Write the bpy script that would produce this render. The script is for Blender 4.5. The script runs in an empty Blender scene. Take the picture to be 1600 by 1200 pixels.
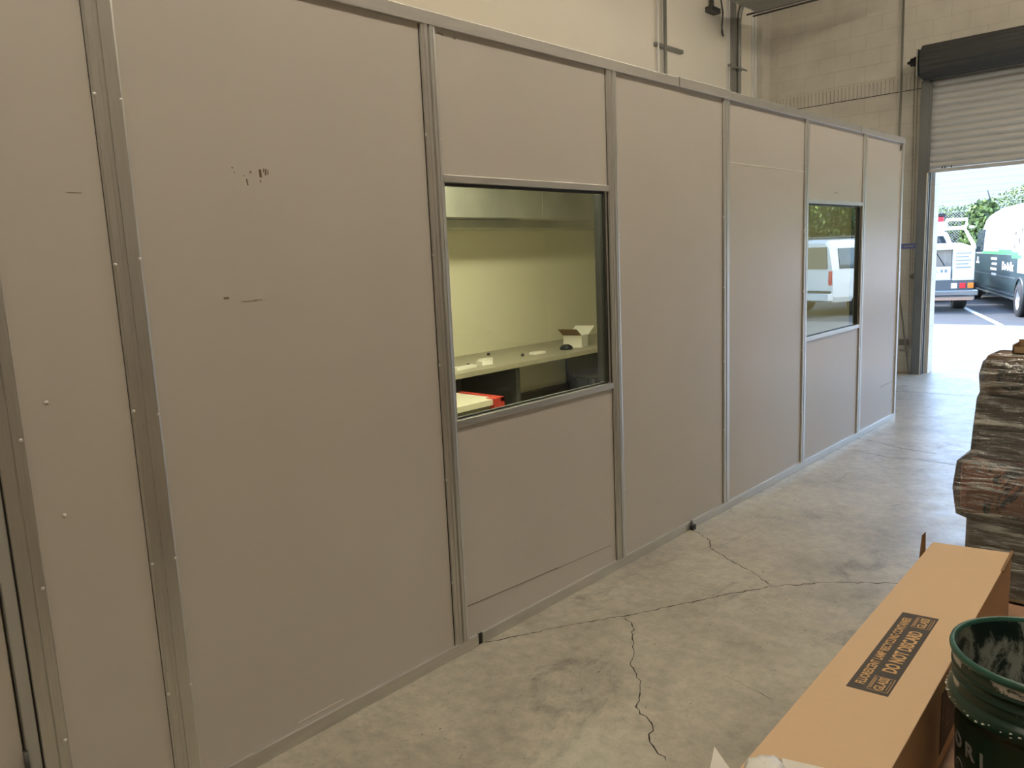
import bpy, math, random
from mathutils import Vector, Matrix
random.seed(7)
C = bpy.context.scene.collection
SC = bpy.context.scene
# ---------------------------------------------------------------- camera
F = Vector((-0.67702008, 0.71876418, -0.15818301))
R = Vector((0.73202029, 0.67987608, -0.04375861))
U = Vector((-0.07609272, 0.14541863, 0.98643972))
CAM = Vector((2.3927, 0.0, 1.7107))
cd = bpy.data.cameras.new('camera'); cam = bpy.data.objects.new('camera', cd); C.objects.link(cam)
cd.sensor_fit = 'HORIZONTAL'; cd.sensor_width = 36.0; cd.lens = 1207.19 * 36.0 / 1600.0
cd.clip_start = 0.05; cd.clip_end = 300
m = Matrix.Identity(4)
for i in range(3):
    m[i][0] = R[i]; m[i][1] = U[i]; m[i][2] = -F[i]; m[i][3] = CAM[i]
cam.matrix_world = m
SC.camera = cam
# ---------------------------------------------------------------- exposure, sky, sun
SC.view_settings.view_transform = 'Standard'; SC.view_settings.look = 'None'
SC.view_settings.exposure = 0.0; SC.view_settings.gamma = 1.0; SC.view_settings.use_curve_mapping = False
W = bpy.data.worlds.new('sky'); SC.world = W; W.use_nodes = True
wn = W.node_tree.nodes; wl = W.node_tree.links
sky = wn.new('ShaderNodeTexSky'); sky.sky_type = 'NISHITA'; sky.sun_disc = False
SUN = Vector((-0.64, 0.10, 0.76)).normalized()
sky.sun_elevation = math.asin(SUN.z); sky.sun_rotation = math.atan2(SUN.x, SUN.y)
sky.air_density = 1.0; sky.dust_density = 0.6
bg = wn['Background']; bg.inputs['Strength'].default_value = 1.7
wl.new(sky.outputs[0], bg.inputs[0])
sd = bpy.data.lights.new('sun', 'SUN'); sd.energy = 7.5; sd.angle = 0.009; sd.color = (1, 0.95, 0.86)
so = bpy.data.objects.new('sun', sd); C.objects.link(so)
so.rotation_euler = SUN.to_track_quat('Z', 'Y').to_euler()
LAMP_ROOM = 66.0      # emission of the ceiling tubes
LAMP_OFFICE = 58.0
# ---------------------------------------------------------------- main sizes
YW = 11.057   # block wall with the roller door
XL = -2.8     # long wall behind the partition
YE = 8.042    # partition's far corner
H = 2.68      # partition height
ZR = 2.629    # underside of top rail
ZB = 0.054

# ---------------------------------------------------------------- materials
def srgb(r, g, b):
    f = lambda c: (c/255/12.92) if c/255 <= 0.04045 else ((c/255+0.055)/1.055)**2.4
    return (f(r), f(g), f(b), 1)
def mat(name, col, rough=0.6, metal=0.0, var=0.0, vscale=6.0, bump=0.0, bscale=40.0, stretch=(1, 1, 1), spec=0.5, emit=None, estr=0, coat=0):
    M = bpy.data.materials.new(name); M.use_nodes = True
    nt = M.node_tree; N = nt.nodes; L = nt.links; b = N['Principled BSDF']
    c = col if len(col) == 4 else (*col, 1)
    b.inputs['Base Color'].default_value = c
    b.inputs['Roughness'].default_value = rough; b.inputs['Metallic'].default_value = metal
    b.inputs['Specular IOR Level'].default_value = spec
    if coat: b.inputs['Coat Weight'].default_value = coat; b.inputs['Coat Roughness'].default_value = 0.08
    if emit: b.inputs['Emission Color'].default_value = (*emit, 1); b.inputs['Emission Strength'].default_value = estr
    tc = N.new('ShaderNodeTexCoord'); mp = N.new('ShaderNodeMapping'); mp.inputs['Scale'].default_value = stretch
    L.new(tc.outputs['Object'], mp.inputs[0])
    nz = N.new('ShaderNodeTexNoise'); nz.inputs['Scale'].default_value = vscale; nz.inputs['Detail'].default_value = 5
    L.new(mp.outputs[0], nz.inputs[0])
    mx = N.new('ShaderNodeMix'); mx.data_type = 'RGBA'
    mx.inputs[6].default_value = tuple(max(0, v*(1-var)) for v in c[:3]) + (1,)
    mx.inputs[7].default_value = tuple(min(1, v*(1+var)) for v in c[:3]) + (1,)
    L.new(nz.outputs[0], mx.inputs[0]); L.new(mx.outputs[2], b.inputs['Base Color'])
    if bump:
        n2 = N.new('ShaderNodeTexNoise'); n2.inputs['Scale'].default_value = bscale; n2.inputs['Detail'].default_value = 4
        L.new(mp.outputs[0], n2.inputs[0])
        bp = N.new('ShaderNodeBump'); bp.inputs['Strength'].default_value = bump; bp.inputs['Distance'].default_value = 0.004
        L.new(n2.outputs[0], bp.inputs['Height']); L.new(bp.outputs[0], b.inputs['Normal'])
    return M
M_panel = mat('panel_paint', (0.60, 0.56, 0.505), 0.28, var=0.04, vscale=2.0, bump=0.03, bscale=180, spec=0.6, stretch=(1, 1, 1))
M_alu = mat('brushed_aluminium', (0.66, 0.65, 0.61), 0.36, 0.85, var=0.12, vscale=30, stretch=(1, 8, 0.3), bump=0.1, bscale=60)
M_alu_h = mat('brushed_aluminium_rail', (0.66, 0.65, 0.61), 0.36, 0.8, var=0.14, vscale=8, stretch=(1, 0.6, 6), bump=0.08, bscale=60)
M_screw = mat('screw_head', (0.85, 0.83, 0.78), 0.3, 0.3)
M_gap = mat('dark_joint', (0.03, 0.026, 0.02), 0.8)
M_cream = mat('cream_wall_paint', (0.80, 0.745, 0.62), 0.75, var=0.03, vscale=1.2, bump=0.08, bscale=25)
M_cream2 = mat('yellow_cream_board', (0.66, 0.62, 0.47), 0.6, var=0.04, vscale=1.5)
M_ceil = mat('ceiling_paint', (0.5, 0.47, 0.42), 0.8, var=0.05)
M_roomwall = mat('grey_room_wall', (0.42, 0.37, 0.31), 0.8, var=0.15, vscale=1.0)
M_galv = mat('galvanized_sheet', (0.62, 0.62, 0.56), 0.32, 0.85, var=0.25, vscale=4, bump=0.05)
M_steel_dk = mat('dark_steel', (0.10, 0.10, 0.095), 0.45, 0.6, var=0.2, vscale=20)
M_conduit = mat('conduit_grey', (0.27, 0.27, 0.24), 0.45, 0.5, var=0.15, vscale=12)
M_white = mat('white_trim', (0.75, 0.74, 0.70), 0.5, var=0.03)
M_black = mat('black_plastic', (0.015, 0.015, 0.015), 0.45)
M_card = mat('cardboard', srgb(211, 180, 144), 0.75, var=0.05, vscale=18, stretch=(1, 12, 1), bump=0.05, bscale=60)
M_card_in = mat('cardboard_edge', (0.20, 0.115, 0.05), 0.85, var=0.2, vscale=40)
M_card_dk = mat('brown_carton', (0.16, 0.095, 0.05), 0.7, var=0.2, vscale=8)
M_ink = mat('black_print', srgb(62, 56, 50), 0.7, var=0.06, vscale=60)
M_ink_dk = mat('dark_print', (0.014, 0.012, 0.012), 0.6)
M_cardtext = mat('cardboard_lettering', srgb(208, 168, 118), 0.75)
M_bench = mat('plywood', (0.26, 0.13, 0.06), 0.6, var=0.3, vscale=6, stretch=(1, 8, 1))
M_wood = mat('pallet_wood', (0.35, 0.24, 0.14), 0.8, var=0.3, vscale=10, stretch=(8, 1, 1))
M_rubber = mat('tyre_rubber', (0.02, 0.02, 0.022), 0.8)
M_rim = mat('wheel_metal', (0.55, 0.55, 0.56), 0.3, 0.8)
M_carwhite = mat('white_car_paint', (0.66, 0.67, 0.68), 0.3, coat=0.6)
M_wrap = mat('dark_green_vehicle_wrap', (0.022, 0.045, 0.05), 0.35, coat=0.4, var=0.15)
M_green = mat('bright_green_graphic', (0.08, 0.62, 0.12), 0.4)
M_paleg = mat('grey_panel_graphic', (0.42, 0.40, 0.37), 0.4)
M_carglass = mat('tinted_car_glass', (0.03, 0.045, 0.055), 0.05, spec=0.8)
M_chrome = mat('bumper_metal', (0.35, 0.37, 0.38), 0.25, 0.8)
M_red = mat('red_lens', (0.65, 0.03, 0.04), 0.25); M_amber = mat('amber_lens', (0.75, 0.22, 0.03), 0.25)
M_clear = mat('clear_lens', (0.8, 0.72, 0.68), 0.2)
M_letterw = mat('white_lettering', (0.8, 0.8, 0.8), 0.5)
M_letterg = mat('grey_lettering', (0.22, 0.25, 0.29), 0.5)
M_asph = mat('asphalt_with_shade', (0.055, 0.058, 0.064), 0.85, var=0.3, vscale=3, bump=0.3, bscale=120)
M_apron = mat('pale_concrete_drive', (0.17, 0.163, 0.155), 0.8, var=0.2, vscale=0.8, bump=0.2, bscale=60)
M_line = mat('parking_paint', (0.62, 0.64, 0.68), 0.7, var=0.1, vscale=10)
M_bgwall = mat('pale_siding', (0.36, 0.36, 0.335), 0.7, var=0.04)
M_bark = mat('bark', (0.10, 0.075, 0.055), 0.9, var=0.3)
M_fence = mat('galvanised_wire', (0.45, 0.46, 0.46), 0.4, 0.5)
M_blue = mat('blue_tag', (0.10, 0.11, 0.30), 0.5)
M_table = mat('white_laminate', (0.72, 0.68, 0.55), 0.4)
M_redtrim = mat('red_bracket', (0.50, 0.035, 0.025), 0.45)
M_counter = mat('grey_counter_top', (0.32, 0.29, 0.22), 0.4, var=0.08)
M_paper = mat('white_paper', (0.75, 0.72, 0.66), 0.7, var=0.03)
M_stick = mat('weathered_stick', (0.20, 0.18, 0.15), 0.7)
M_tarp = mat('weathered_board', (0.34, 0.32, 0.29), 0.8, var=0.3, vscale=5, stretch=(4, 1, 0.4))
M_scuff = mat('brown_scuff', (0.16, 0.10, 0.05), 0.8); M_scratch = mat('pale_scratch', (0.85, 0.80, 0.72), 0.5)
M_scufl = mat('faint_scuff', (0.30, 0.25, 0.20), 0.6)
M_crack = mat('crack_shadowless', (0.045, 0.036, 0.026), 0.95)
def emitter(name, col, s):
    M = bpy.data.materials.new(name); M.use_nodes = True; b = M.node_tree.nodes['Principled BSDF']
    b.inputs['Base Color'].default_value = (0.8, 0.8, 0.8, 1); b.inputs['Emission Color'].default_value = (*col, 1); b.inputs['Emission Strength'].default_value = s
    return M
M_tube = emitter('lit_tube', (1.0, 0.88, 0.71), LAMP_ROOM)
M_tube2 = emitter('lit_office_tube', (1.0, 0.90, 0.62), LAMP_OFFICE)

def glass(name, tint=(0.9, 0.95, 0.93, 1)):
    M = bpy.data.materials.new(name); M.use_nodes = True; nt = M.node_tree; N = nt.nodes; L = nt.links
    N.remove(N['Principled BSDF'])
    g = N.new('ShaderNodeBsdfGlass'); g.inputs['IOR'].default_value = 1.52; g.inputs['Roughness'].default_value = 0.0; g.inputs['Color'].default_value = tint
    L.new(g.outputs[0], N['Material Output'].inputs[0]); return M
M_glass = glass('window_glass')

def floor_mat():
    M = bpy.data.materials.new('polished_concrete'); M.use_nodes = True; nt = M.node_tree; N = nt.nodes; L = nt.links; b = N['Principled BSDF']
    tc = N.new('ShaderNodeTexCoord')
    def noise(s, d=6, r=0.6, dist=0.0, sc=(1, 1, 1)):
        mp = N.new('ShaderNodeMapping'); mp.inputs['Scale'].default_value = sc; L.new(tc.outputs['Object'], mp.inputs[0])
        n = N.new('ShaderNodeTexNoise'); n.inputs['Scale'].default_value = s; n.inputs['Detail'].default_value = d; n.inputs['Roughness'].default_value = r
        n.inputs['Distortion'].default_value = dist; L.new(mp.outputs[0], n.inputs[0]); return n
    def ramp(src, pts):
        r = N.new('ShaderNodeValToRGB'); L.new(src.outputs[0], r.inputs[0])
        r.color_ramp.elements[0].position = pts[0][0]; r.color_ramp.elements[0].color = pts[0][1]
        r.color_ramp.elements[1].position = pts[-1][0]; r.color_ramp.elements[1].color = pts[-1][1]
        for p, c in pts[1:-1]:
            e = r.color_ramp.elements.new(p); e.color = c
        return r
    base = ramp(noise(1.6, 8, 0.65, 0.4), [(0.30, (0.30, 0.275, 0.225, 1)), (0.47, (0.42, 0.39, 0.32, 1)), (0.62, (0.50, 0.47, 0.385, 1))])
    fine = ramp(noise(14, 8, 0.75), [(0.3, (0.72, 0.71, 0.70, 1)), (0.6, (1.06, 1.05, 1.03, 1))])
    stain = ramp(noise(2.6, 6, 0.7, 1.4, (1, 0.55, 1)), [(0.56, (1, 1, 1, 1)), (0.70, (0.58, 0.56, 0.57, 1))])
    speck = ramp(noise(70, 2, 0.5, 0.5, (1, 0.6, 1)), [(0.70, (1, 1, 1, 1)), (0.74, (0.45, 0.42, 0.38, 1))])
    def mul(a, c):
        mx = N.new('ShaderNodeMix'); mx.data_type = 'RGBA'; mx.blend_type = 'MULTIPLY'; mx.inputs[0].default_value = 1
        L.new(a, mx.inputs[6]); L.new(c, mx.inputs[7]); return mx.outputs[2]
    o = mul(mul(mul(base.outputs[0], fine.outputs[0]), stain.outputs[0]), speck.outputs[0])
    L.new(o, b.inputs['Base Color'])
    rr = N.new('ShaderNodeMapRange'); L.new(noise(5, 6).outputs[0], rr.inputs[0]); rr.inputs[3].default_value = 0.22; rr.inputs[4].default_value = 0.5
    L.new(rr.outputs[0], b.inputs['Roughness']); b.inputs['Specular IOR Level'].default_value = 0.55
    bp = N.new('ShaderNodeBump'); bp.inputs['Strength'].default_value = 0.25; bp.inputs['Distance'].default_value = 0.003
    L.new(noise(18, 6, 0.7).outputs[0], bp.inputs['Height']); L.new(bp.outputs[0], b.inputs['Normal'])
    return M
M_floor = floor_mat()

def block_mat(name, swap):
    # painted concrete block: 0.2 m courses in bond; swap = face runs along Y instead of X
    M = bpy.data.materials.new(name); M.use_nodes = True; nt = M.node_tree; N = nt.nodes; L = nt.links; b = N['Principled BSDF']
    tc = N.new('ShaderNodeTexCoord'); sp = N.new('ShaderNodeSeparateXYZ'); cb = N.new('ShaderNodeCombineXYZ')
    L.new(tc.outputs['Object'], sp.inputs[0]); L.new(sp.outputs[1 if swap else 0], cb.inputs[0])
    ad = N.new('ShaderNodeMath'); ad.operation = 'ADD'; ad.inputs[1].default_value = 0.18 + 10.0
    L.new(sp.outputs[2], ad.inputs[0]); L.new(ad.outputs[0], cb.inputs[1])
    br = N.new('ShaderNodeTexBrick'); L.new(cb.outputs[0], br.inputs[0])
    br.inputs['Scale'].default_value = 1.0; br.inputs['Brick Width'].default_value = 0.4; br.inputs['Row Height'].default_value = 0.2
    br.inputs['Mortar Size'].default_value = 0.0045; br.inputs['Mortar Smooth'].default_value = 0.3
    c1 = (0.66, 0.62, 0.53, 1)
    br.inputs['Color1'].default_value = c1; br.inputs['Color2'].default_value = (0.645, 0.605, 0.515, 1); br.inputs['Mortar'].default_value = (0.58, 0.54, 0.45, 1)
    nz = N.new('ShaderNodeTexNoise'); nz.inputs['Scale'].default_value = 3; nz.inputs['Detail'].default_value = 8; L.new(tc.outputs['Object'], nz.inputs[0])
    mr = N.new('ShaderNodeMapRange'); mr.inputs[1].default_value = 0.3; mr.inputs[2].default_value = 0.7; mr.inputs[3].default_value = 0.9; mr.inputs[4].default_value = 1.06; L.new(nz.outputs[0], mr.inputs[0])
    mx = N.new('ShaderNodeMix'); mx.data_type = 'RGBA'; mx.blend_type = 'MULTIPLY'; mx.inputs[0].default_value = 1
    L.new(br.outputs['Color'], mx.inputs[6]); L.new(mr.outputs[0], mx.inputs[7]); L.new(mx.outputs[2], b.inputs['Base Color'])
    b.inputs['Roughness'].default_value = 0.7
    n2 = N.new('ShaderNodeTexNoise'); n2.inputs['Scale'].default_value = 60; L.new(tc.outputs['Object'], n2.inputs[0])
    mm = N.new('ShaderNodeMath'); mm.operation = 'MULTIPLY_ADD'; mm.inputs[1].default_value = -1.0
    L.new(br.outputs['Fac'], mm.inputs[0]); 
    sc = N.new('ShaderNodeMath'); sc.operation = 'MULTIPLY'; sc.inputs[1].default_value = 0.25; L.new(n2.outputs[0], sc.inputs[0]); L.new(sc.outputs[0], mm.inputs[2])
    bp = N.new('ShaderNodeBump'); bp.inputs['Strength'].default_value = 0.45; bp.inputs['Distance'].default_value = 0.005
    L.new(mm.outputs[0], bp.inputs['Height']); L.new(bp.outputs[0], b.inputs['Normal'])
    return M
M_block = block_mat('painted_block', False); M_block_y = block_mat('painted_block_side', True)

def film_mat():
    M = bpy.data.materials.new('stretch_film'); M.use_nodes = True; nt = M.node_tree; N = nt.nodes; L = nt.links
    N.remove(N['Principled BSDF'])
    tc = N.new('ShaderNodeTexCoord'); mp = N.new('ShaderNodeMapping'); mp.inputs['Scale'].default_value = (1.6, 1.6, 16); mp.inputs['Rotation'].default_value = (0, 0.05, 0)
    L.new(tc.outputs['Object'], mp.inputs[0])
    nz = N.new('ShaderNodeTexNoise'); nz.inputs['Scale'].default_value = 3.2; nz.inputs['Detail'].default_value = 5; nz.inputs['Roughness'].default_value = 0.6; nz.inputs['Distortion'].default_value = 0.6; L.new(mp.outputs[0], nz.inputs[0])
    bp = N.new('ShaderNodeBump'); bp.inputs['Strength'].default_value = 1.0; bp.inputs['Distance'].default_value = 0.02; L.new(nz.outputs[0], bp.inputs['Height'])
    g = N.new('ShaderNodeBsdfGlossy'); g.inputs['Roughness'].default_value = 0.16; g.inputs['Color'].default_value = (0.95, 0.95, 0.95, 1); L.new(bp.outputs[0], g.inputs['Normal'])
    t = N.new('ShaderNodeBsdfTransparent'); t.inputs[0].default_value = (0.93, 0.93, 0.92, 1)
    fr = N.new('ShaderNodeFresnel'); fr.inputs[0].default_value = 1.7; L.new(bp.outputs[0], fr.inputs['Normal'])
    cr = N.new('ShaderNodeMapRange'); L.new(nz.outputs[0], cr.inputs[0]); cr.inputs[1].default_value = 0.52; cr.inputs[2].default_value = 0.68; cr.inputs[3].default_value = 0.05; cr.inputs[4].default_value = 0.7
    ad = N.new('ShaderNodeMath'); ad.operation = 'ADD'; ad.use_clamp = True; L.new(fr.outputs[0], ad.inputs[0]); L.new(cr.outputs[0], ad.inputs[1])
    mx = N.new('ShaderNodeMixShader'); L.new(ad.outputs[0], mx.inputs[0]); L.new(t.outputs[0], mx.inputs[1]); L.new(g.outputs[0], mx.inputs[2])
    mp2 = N.new('ShaderNodeMapping'); mp2.inputs['Scale'].default_value = (2.2, 2.2, 34); mp2.inputs['Rotation'].default_value = (0, -0.06, 0); L.new(tc.outputs['Object'], mp2.inputs[0])
    n3 = N.new('ShaderNodeTexNoise'); n3.inputs['Scale'].default_value = 3.4; n3.inputs['Detail'].default_value = 7; n3.inputs['Roughness'].default_value = 0.65; n3.inputs['Distortion'].default_value = 0.8; L.new(mp2.outputs[0], n3.inputs[0])
    m3 = N.new('ShaderNodeMapRange'); L.new(n3.outputs[0], m3.inputs[0]); m3.inputs[1].default_value = 0.56; m3.inputs[2].default_value = 0.68; m3.inputs[3].default_value = 0.0; m3.inputs[4].default_value = 0.9
    df = N.new('ShaderNodeBsdfDiffuse'); df.inputs[0].default_value = (0.72, 0.70, 0.66, 1)  # milky wrinkles; their white streaks also paint in lamp highlights
    my = N.new('ShaderNodeMixShader'); L.new(m3.outputs[0], my.inputs[0]); L.new(mx.outputs[0], my.inputs[1]); L.new(df.outputs[0], my.inputs[2])
    L.new(my.outputs[0], N['Material Output'].inputs[0]); return M
M_film = film_mat()

def splash_mat(name, dark, pale, lo, hi, scale=9, rough=0.35):
    M = bpy.data.materials.new(name); M.use_nodes = True; nt = M.node_tree; N = nt.nodes; L = nt.links; b = N['Principled BSDF']
    tc = N.new('ShaderNodeTexCoord'); mp = N.new('ShaderNodeMapping'); mp.inputs['Scale'].default_value = (1, 1, 0.6); L.new(tc.outputs['Object'], mp.inputs[0])
    nz = N.new('ShaderNodeTexNoise'); nz.inputs['Scale'].default_value = scale; nz.inputs['Detail'].default_value = 9; nz.inputs['Roughness'].default_value = 0.72; nz.inputs['Distortion'].default_value = 0.6; L.new(mp.outputs[0], nz.inputs[0])
    r = N.new('ShaderNodeValToRGB'); r.color_ramp.elements[0].position = lo; r.color_ramp.elements[0].color = (*dark, 1); r.color_ramp.elements[1].position = hi; r.color_ramp.elements[1].color = (*pale, 1)
    L.new(nz.outputs[0], r.inputs[0]); L.new(r.outputs[0], b.inputs['Base Color']); b.inputs['Roughness'].default_value = rough
    return M
M_bk = mat('green_bucket_plastic', (0.004, 0.030, 0.017), 0.3, var=0.15)
M_bkrim = mat('green_bucket_rim', (0.016, 0.085, 0.058), 0.35)
M_bkin = splash_mat('paint_smeared_inside', (0.008, 0.022, 0.018), (0.36, 0.38, 0.33), 0.47, 0.55, 11)
M_bkband = splash_mat('peeled_paint_band', (0.004, 0.030, 0.017), (0.50, 0.49, 0.44), 0.50, 0.52, 7)
M_orange = splash_mat('orange_and_black_carton', (0.015, 0.014, 0.014), (0.42, 0.12, 0.05), 0.46, 0.50, 5, 0.6)
def leafmat(name, c1, c2):
    M = bpy.data.materials.new(name); M.use_nodes = True; nt = M.node_tree; N = nt.nodes; L = nt.links; b = N['Principled BSDF']
    g = N.new('ShaderNodeNewGeometry'); mx = N.new('ShaderNodeMix'); mx.data_type = 'RGBA'; mx.inputs[6].default_value = (*c1, 1); mx.inputs[7].default_value = (*c2, 1)
    L.new(g.outputs['Random Per Island'], mx.inputs[0]); L.new(mx.outputs[2], b.inputs['Base Color']); b.inputs['Roughness'].default_value = 0.6
    return M
M_leaf = leafmat('ivy_leaf', (0.035, 0.07, 0.02), (0.26, 0.32, 0.07))
M_leaf2 = leafmat('tree_leaf', (0.015, 0.03, 0.012), (0.24, 0.32, 0.09))

# ---------------------------------------------------------------- mesh helpers
class MB:
    def __init__(s): s.v = []; s.f = []; s.m = []; s.k = 0; s.smooth = set()
    def mat(s, k): s.k = k; return s
    def add(s, vs, fs, smooth=False):
        o = len(s.v); s.v += [tuple(v) for v in vs]
        for f in fs:
            if smooth: s.smooth.add(len(s.f))
            s.f.append(tuple(o+i for i in f)); s.m.append(s.k)
        return s
    def box(s, x0, x1, y0, y1, z0, z1, T=None):
        x0, x1 = min(x0, x1), max(x0, x1); y0, y1 = min(y0, y1), max(y0, y1); z0, z1 = min(z0, z1), max(z0, z1)
        vs = [Vector(p) for p in ((x0,y0,z0),(x1,y0,z0),(x1,y1,z0),(x0,y1,z0),(x0,y0,z1),(x1,y0,z1),(x1,y1,z1),(x0,y1,z1))]
        if T: vs = [T @ v for v in vs]
        return s.add(vs, [(0,3,2,1),(4,5,6,7),(0,1,5,4),(1,2,6,5),(2,3,7,6),(3,0,4,7)])
    def hexa(s, vs): return s.add(vs, [(0,3,2,1),(4,5,6,7),(0,1,5,4),(1,2,6,5),(2,3,7,6),(3,0,4,7)])
    def tube(s, pts, r, n=8, cap=True):
        pts = [Vector(p) for p in pts]; rings = []; up = None
        for i, p in enumerate(pts):
            d = (pts[min(i+1, len(pts)-1)] - pts[max(i-1, 0)]).normalized()
            if up is None:
                up = Vector((0, 0, 1)) if abs(d.z) < 0.9 else Vector((1, 0, 0))
            a = d.cross(up).normalized(); b = a.cross(d).normalized(); up = b
            rr = r[i] if isinstance(r, (list, tuple)) else r
            rings.append([p + rr*(math.cos(t)*a + math.sin(t)*b) for t in (2*math.pi*k/n for k in range(n))])
        vs = [v for ring in rings for v in ring]; fs = []
        for i in range(len(rings)-1):
            for k in range(n):
                fs.append((i*n+k, i*n+(k+1) % n, (i+1)*n+(k+1) % n, (i+1)*n+k))
        s.add(vs, fs, True)
        if cap:
            o = len(s.v)-len(vs)
            s.f.append(tuple(o+k for k in range(n))[::-1]); s.m.append(s.k)
            s.f.append(tuple(o+(len(rings)-1)*n+k for k in range(n))); s.m.append(s.k)
        return s
    def lathe(s, prof, c=(0, 0, 0), n=48, axis='Z', mats=None):
        c = Vector(c); vs = []
        for r, z in prof:
            for k in range(n):
                t = 2*math.pi*k/n
                if axis == 'Z': vs.append(c + Vector((r*math.cos(t), r*math.sin(t), z)))
                elif axis == 'X': vs.append(c + Vector((z, r*math.cos(t), r*math.sin(t))))
                else: vs.append(c + Vector((r*math.sin(t), z, r*math.cos(t))))
        o = len(s.v); s.v += [tuple(v) for v in vs]
        for i in range(len(prof)-1):
            for k in range(n):
                s.smooth.add(len(s.f)); s.f.append((o+i*n+k, o+i*n+(k+1) % n, o+(i+1)*n+(k+1) % n, o+(i+1)*n+k))
                s.m.append(mats[i] if mats else s.k)
        return s
    def loft(s, rings, mats=None, smooth=False, caps=True, closed=True):
        n = len(rings[0]); o = len(s.v)
        for r in rings: s.v += [tuple(p) for p in r]
        for i in range(len(rings)-1):
            for k in range(n if closed else n-1):
                if smooth: s.smooth.add(len(s.f))
                s.f.append((o+i*n+k, o+i*n+(k+1) % n, o+(i+1)*n+(k+1) % n, o+(i+1)*n+k)); s.m.append(mats[k] if mats else s.k)
        if caps and closed:
            s.f.append(tuple(o+k for k in range(n))[::-1]); s.m.append(s.k)
            s.f.append(tuple(o+(len(rings)-1)*n+k for k in range(n))); s.m.append(s.k)
        return s
    def build(s, name, mats, parent=None, bevel=0, loc=None, fix=True):
        me = bpy.data.meshes.new(name); me.from_pydata(s.v, [], s.f)
        if not isinstance(mats, (list, tuple)): mats = [mats]
        for q in mats: me.materials.append(q)
        for i, p in enumerate(me.polygons):
            p.material_index = min(s.m[i], len(mats)-1); p.use_smooth = i in s.smooth
        me.update()
        if fix:
            import bmesh
            b = bmesh.new(); b.from_mesh(me); bmesh.ops.recalc_face_normals(b, faces=b.faces); b.to_mesh(me); b.free()
        o = bpy.data.objects.new(name, me); C.objects.link(o)
        if loc: o.location = loc
        if parent: o.parent = parent
        if bevel:
            bv = o.modifiers.new('bevel', 'BEVEL'); bv.width = bevel; bv.segments = 2; bv.limit_method = 'ANGLE'
        return o
def tag(o, label=None, cat=None, group=None, kind=None):
    if label: o['label'] = label
    if cat: o['category'] = cat
    if group: o['group'] = group
    if kind: o['kind'] = kind
    return o
def empty(name, loc=(0, 0, 0), rz=0, **k):
    o = bpy.data.objects.new(name, None); C.objects.link(o); o.location = loc; o.rotation_euler = (0, 0, rz); o.empty_display_size = 0.1
    return tag(o, **k)
def B(x0, x1, y0, y1, z0, z1): return MB().box(x0, x1, y0, y1, z0, z1)
def copy_tree(o, parent=None):
    c = o.copy(); C.objects.link(c); c.parent = parent
    for ch in [q for q in o.children]: copy_tree(ch, c)
    return c
DG = None
def text(body, size, mat_, M, parent=None, name='lettering', xs=1.0, ext=0.0004, align='LEFT', bend=None, space=1.0, bold=0.0, ymid=False):
    """lettering as a real mesh: M maps the text plane (x right, y up, z out) to the parent's space; bend(v)->v remaps points"""
    cu = bpy.data.curves.new(name, 'FONT'); cu.body = body; cu.size = size; cu.extrude = ext; cu.align_x = align; cu.space_character = space; cu.offset = bold
    cu.resolution_u = 3
    if ymid: cu.align_y = 'CENTER'
    t = bpy.data.objects.new('tmp', cu); C.objects.link(t)
    bpy.context.view_layer.update()
    me = bpy.data.meshes.new_from_object(t.evaluated_get(bpy.context.evaluated_depsgraph_get()))
    bpy.data.objects.remove(t)
    me.name = name
    for v in me.vertices:
        p = Vector((v.co.x*xs, v.co.y, v.co.z)); v.co = bend(p) if bend else M @ p
    me.materials.clear(); me.materials.append(mat_)
    o = bpy.data.objects.new(name, me); C.objects.link(o)
    if parent: o.parent = parent
    return o
def frame(o, ex, ey, ez):
    M = Matrix.Identity(4)
    for i in range(3): M[i][0] = ex[i]; M[i][1] = ey[i]; M[i][2] = ez[i]; M[i][3] = o[i]
    return M

# ================================================================ SETTING
# floor of the warehouse with its cracks
fl = B(XL, 7.0, -5.0, YW+0.2, -0.2, 0.0).build('floor', M_floor)
tag(fl, 'stained grey concrete warehouse floor with long cracks', 'floor', kind='structure')
def crack(pts, w, name='crack'):
    P = [Vector((x, y, 0)) for x, y in pts]; fine = []
    for a, b in zip(P[:-1], P[1:]):
        n = max(2, int((b-a).length/0.022)); d = (b-a).normalized(); q = Vector((-d.y, d.x, 0))
        for k in range(n):
            fine.append(a+(b-a)*k/n + q*random.gauss(0, 0.0045 if k else 0))
    fine.append(P[-1]); vs = []; fs = []
    for i, p in enumerate(fine):
        d = (fine[min(i+1, len(fine)-1)]-fine[max(i-1, 0)]).normalized(); q = Vector((-d.y, d.x, 0))
        ww = w*random.uniform(0.4, 1.4)*(0.35 if i in (0, len(fine)-1) else 1)
        vs += [p+q*ww/2+Vector((0, 0, 0.0006)), p-q*ww/2+Vector((0, 0, 0.0006))]
    for i in range(len(fine)-1): fs.append((2*i, 2*i+1, 2*i+3, 2*i+2))
    m = MB(); m.add(vs, fs); return m.build(name, M_crack, fl)
crack([(0.0, 2.25), (0.107, 2.437), (0.192, 2.615), (0.368, 2.885), (0.499, 3.134), (0.619, 3.364), (0.765, 3.61), (0.957, 3.815), (1.211, 3.998), (1.6, 4.2)], 0.006)
crack([(0.02, 4.09), (0.12, 4.05), (0.201, 3.998), (0.25, 3.9), (0.457, 3.782), (0.6, 3.72), (0.765, 3.61)], 0.005)
crack([(0.367, 2.859), (0.44, 2.82), (0.505, 2.725), (0.60, 2.60), (0.641, 2.512), (0.70, 2.47), (0.781, 2.373), (0.83, 2.27), (0.933, 2.22), (0.99, 2.12), (1.09, 2.064)], 0.005)
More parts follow.
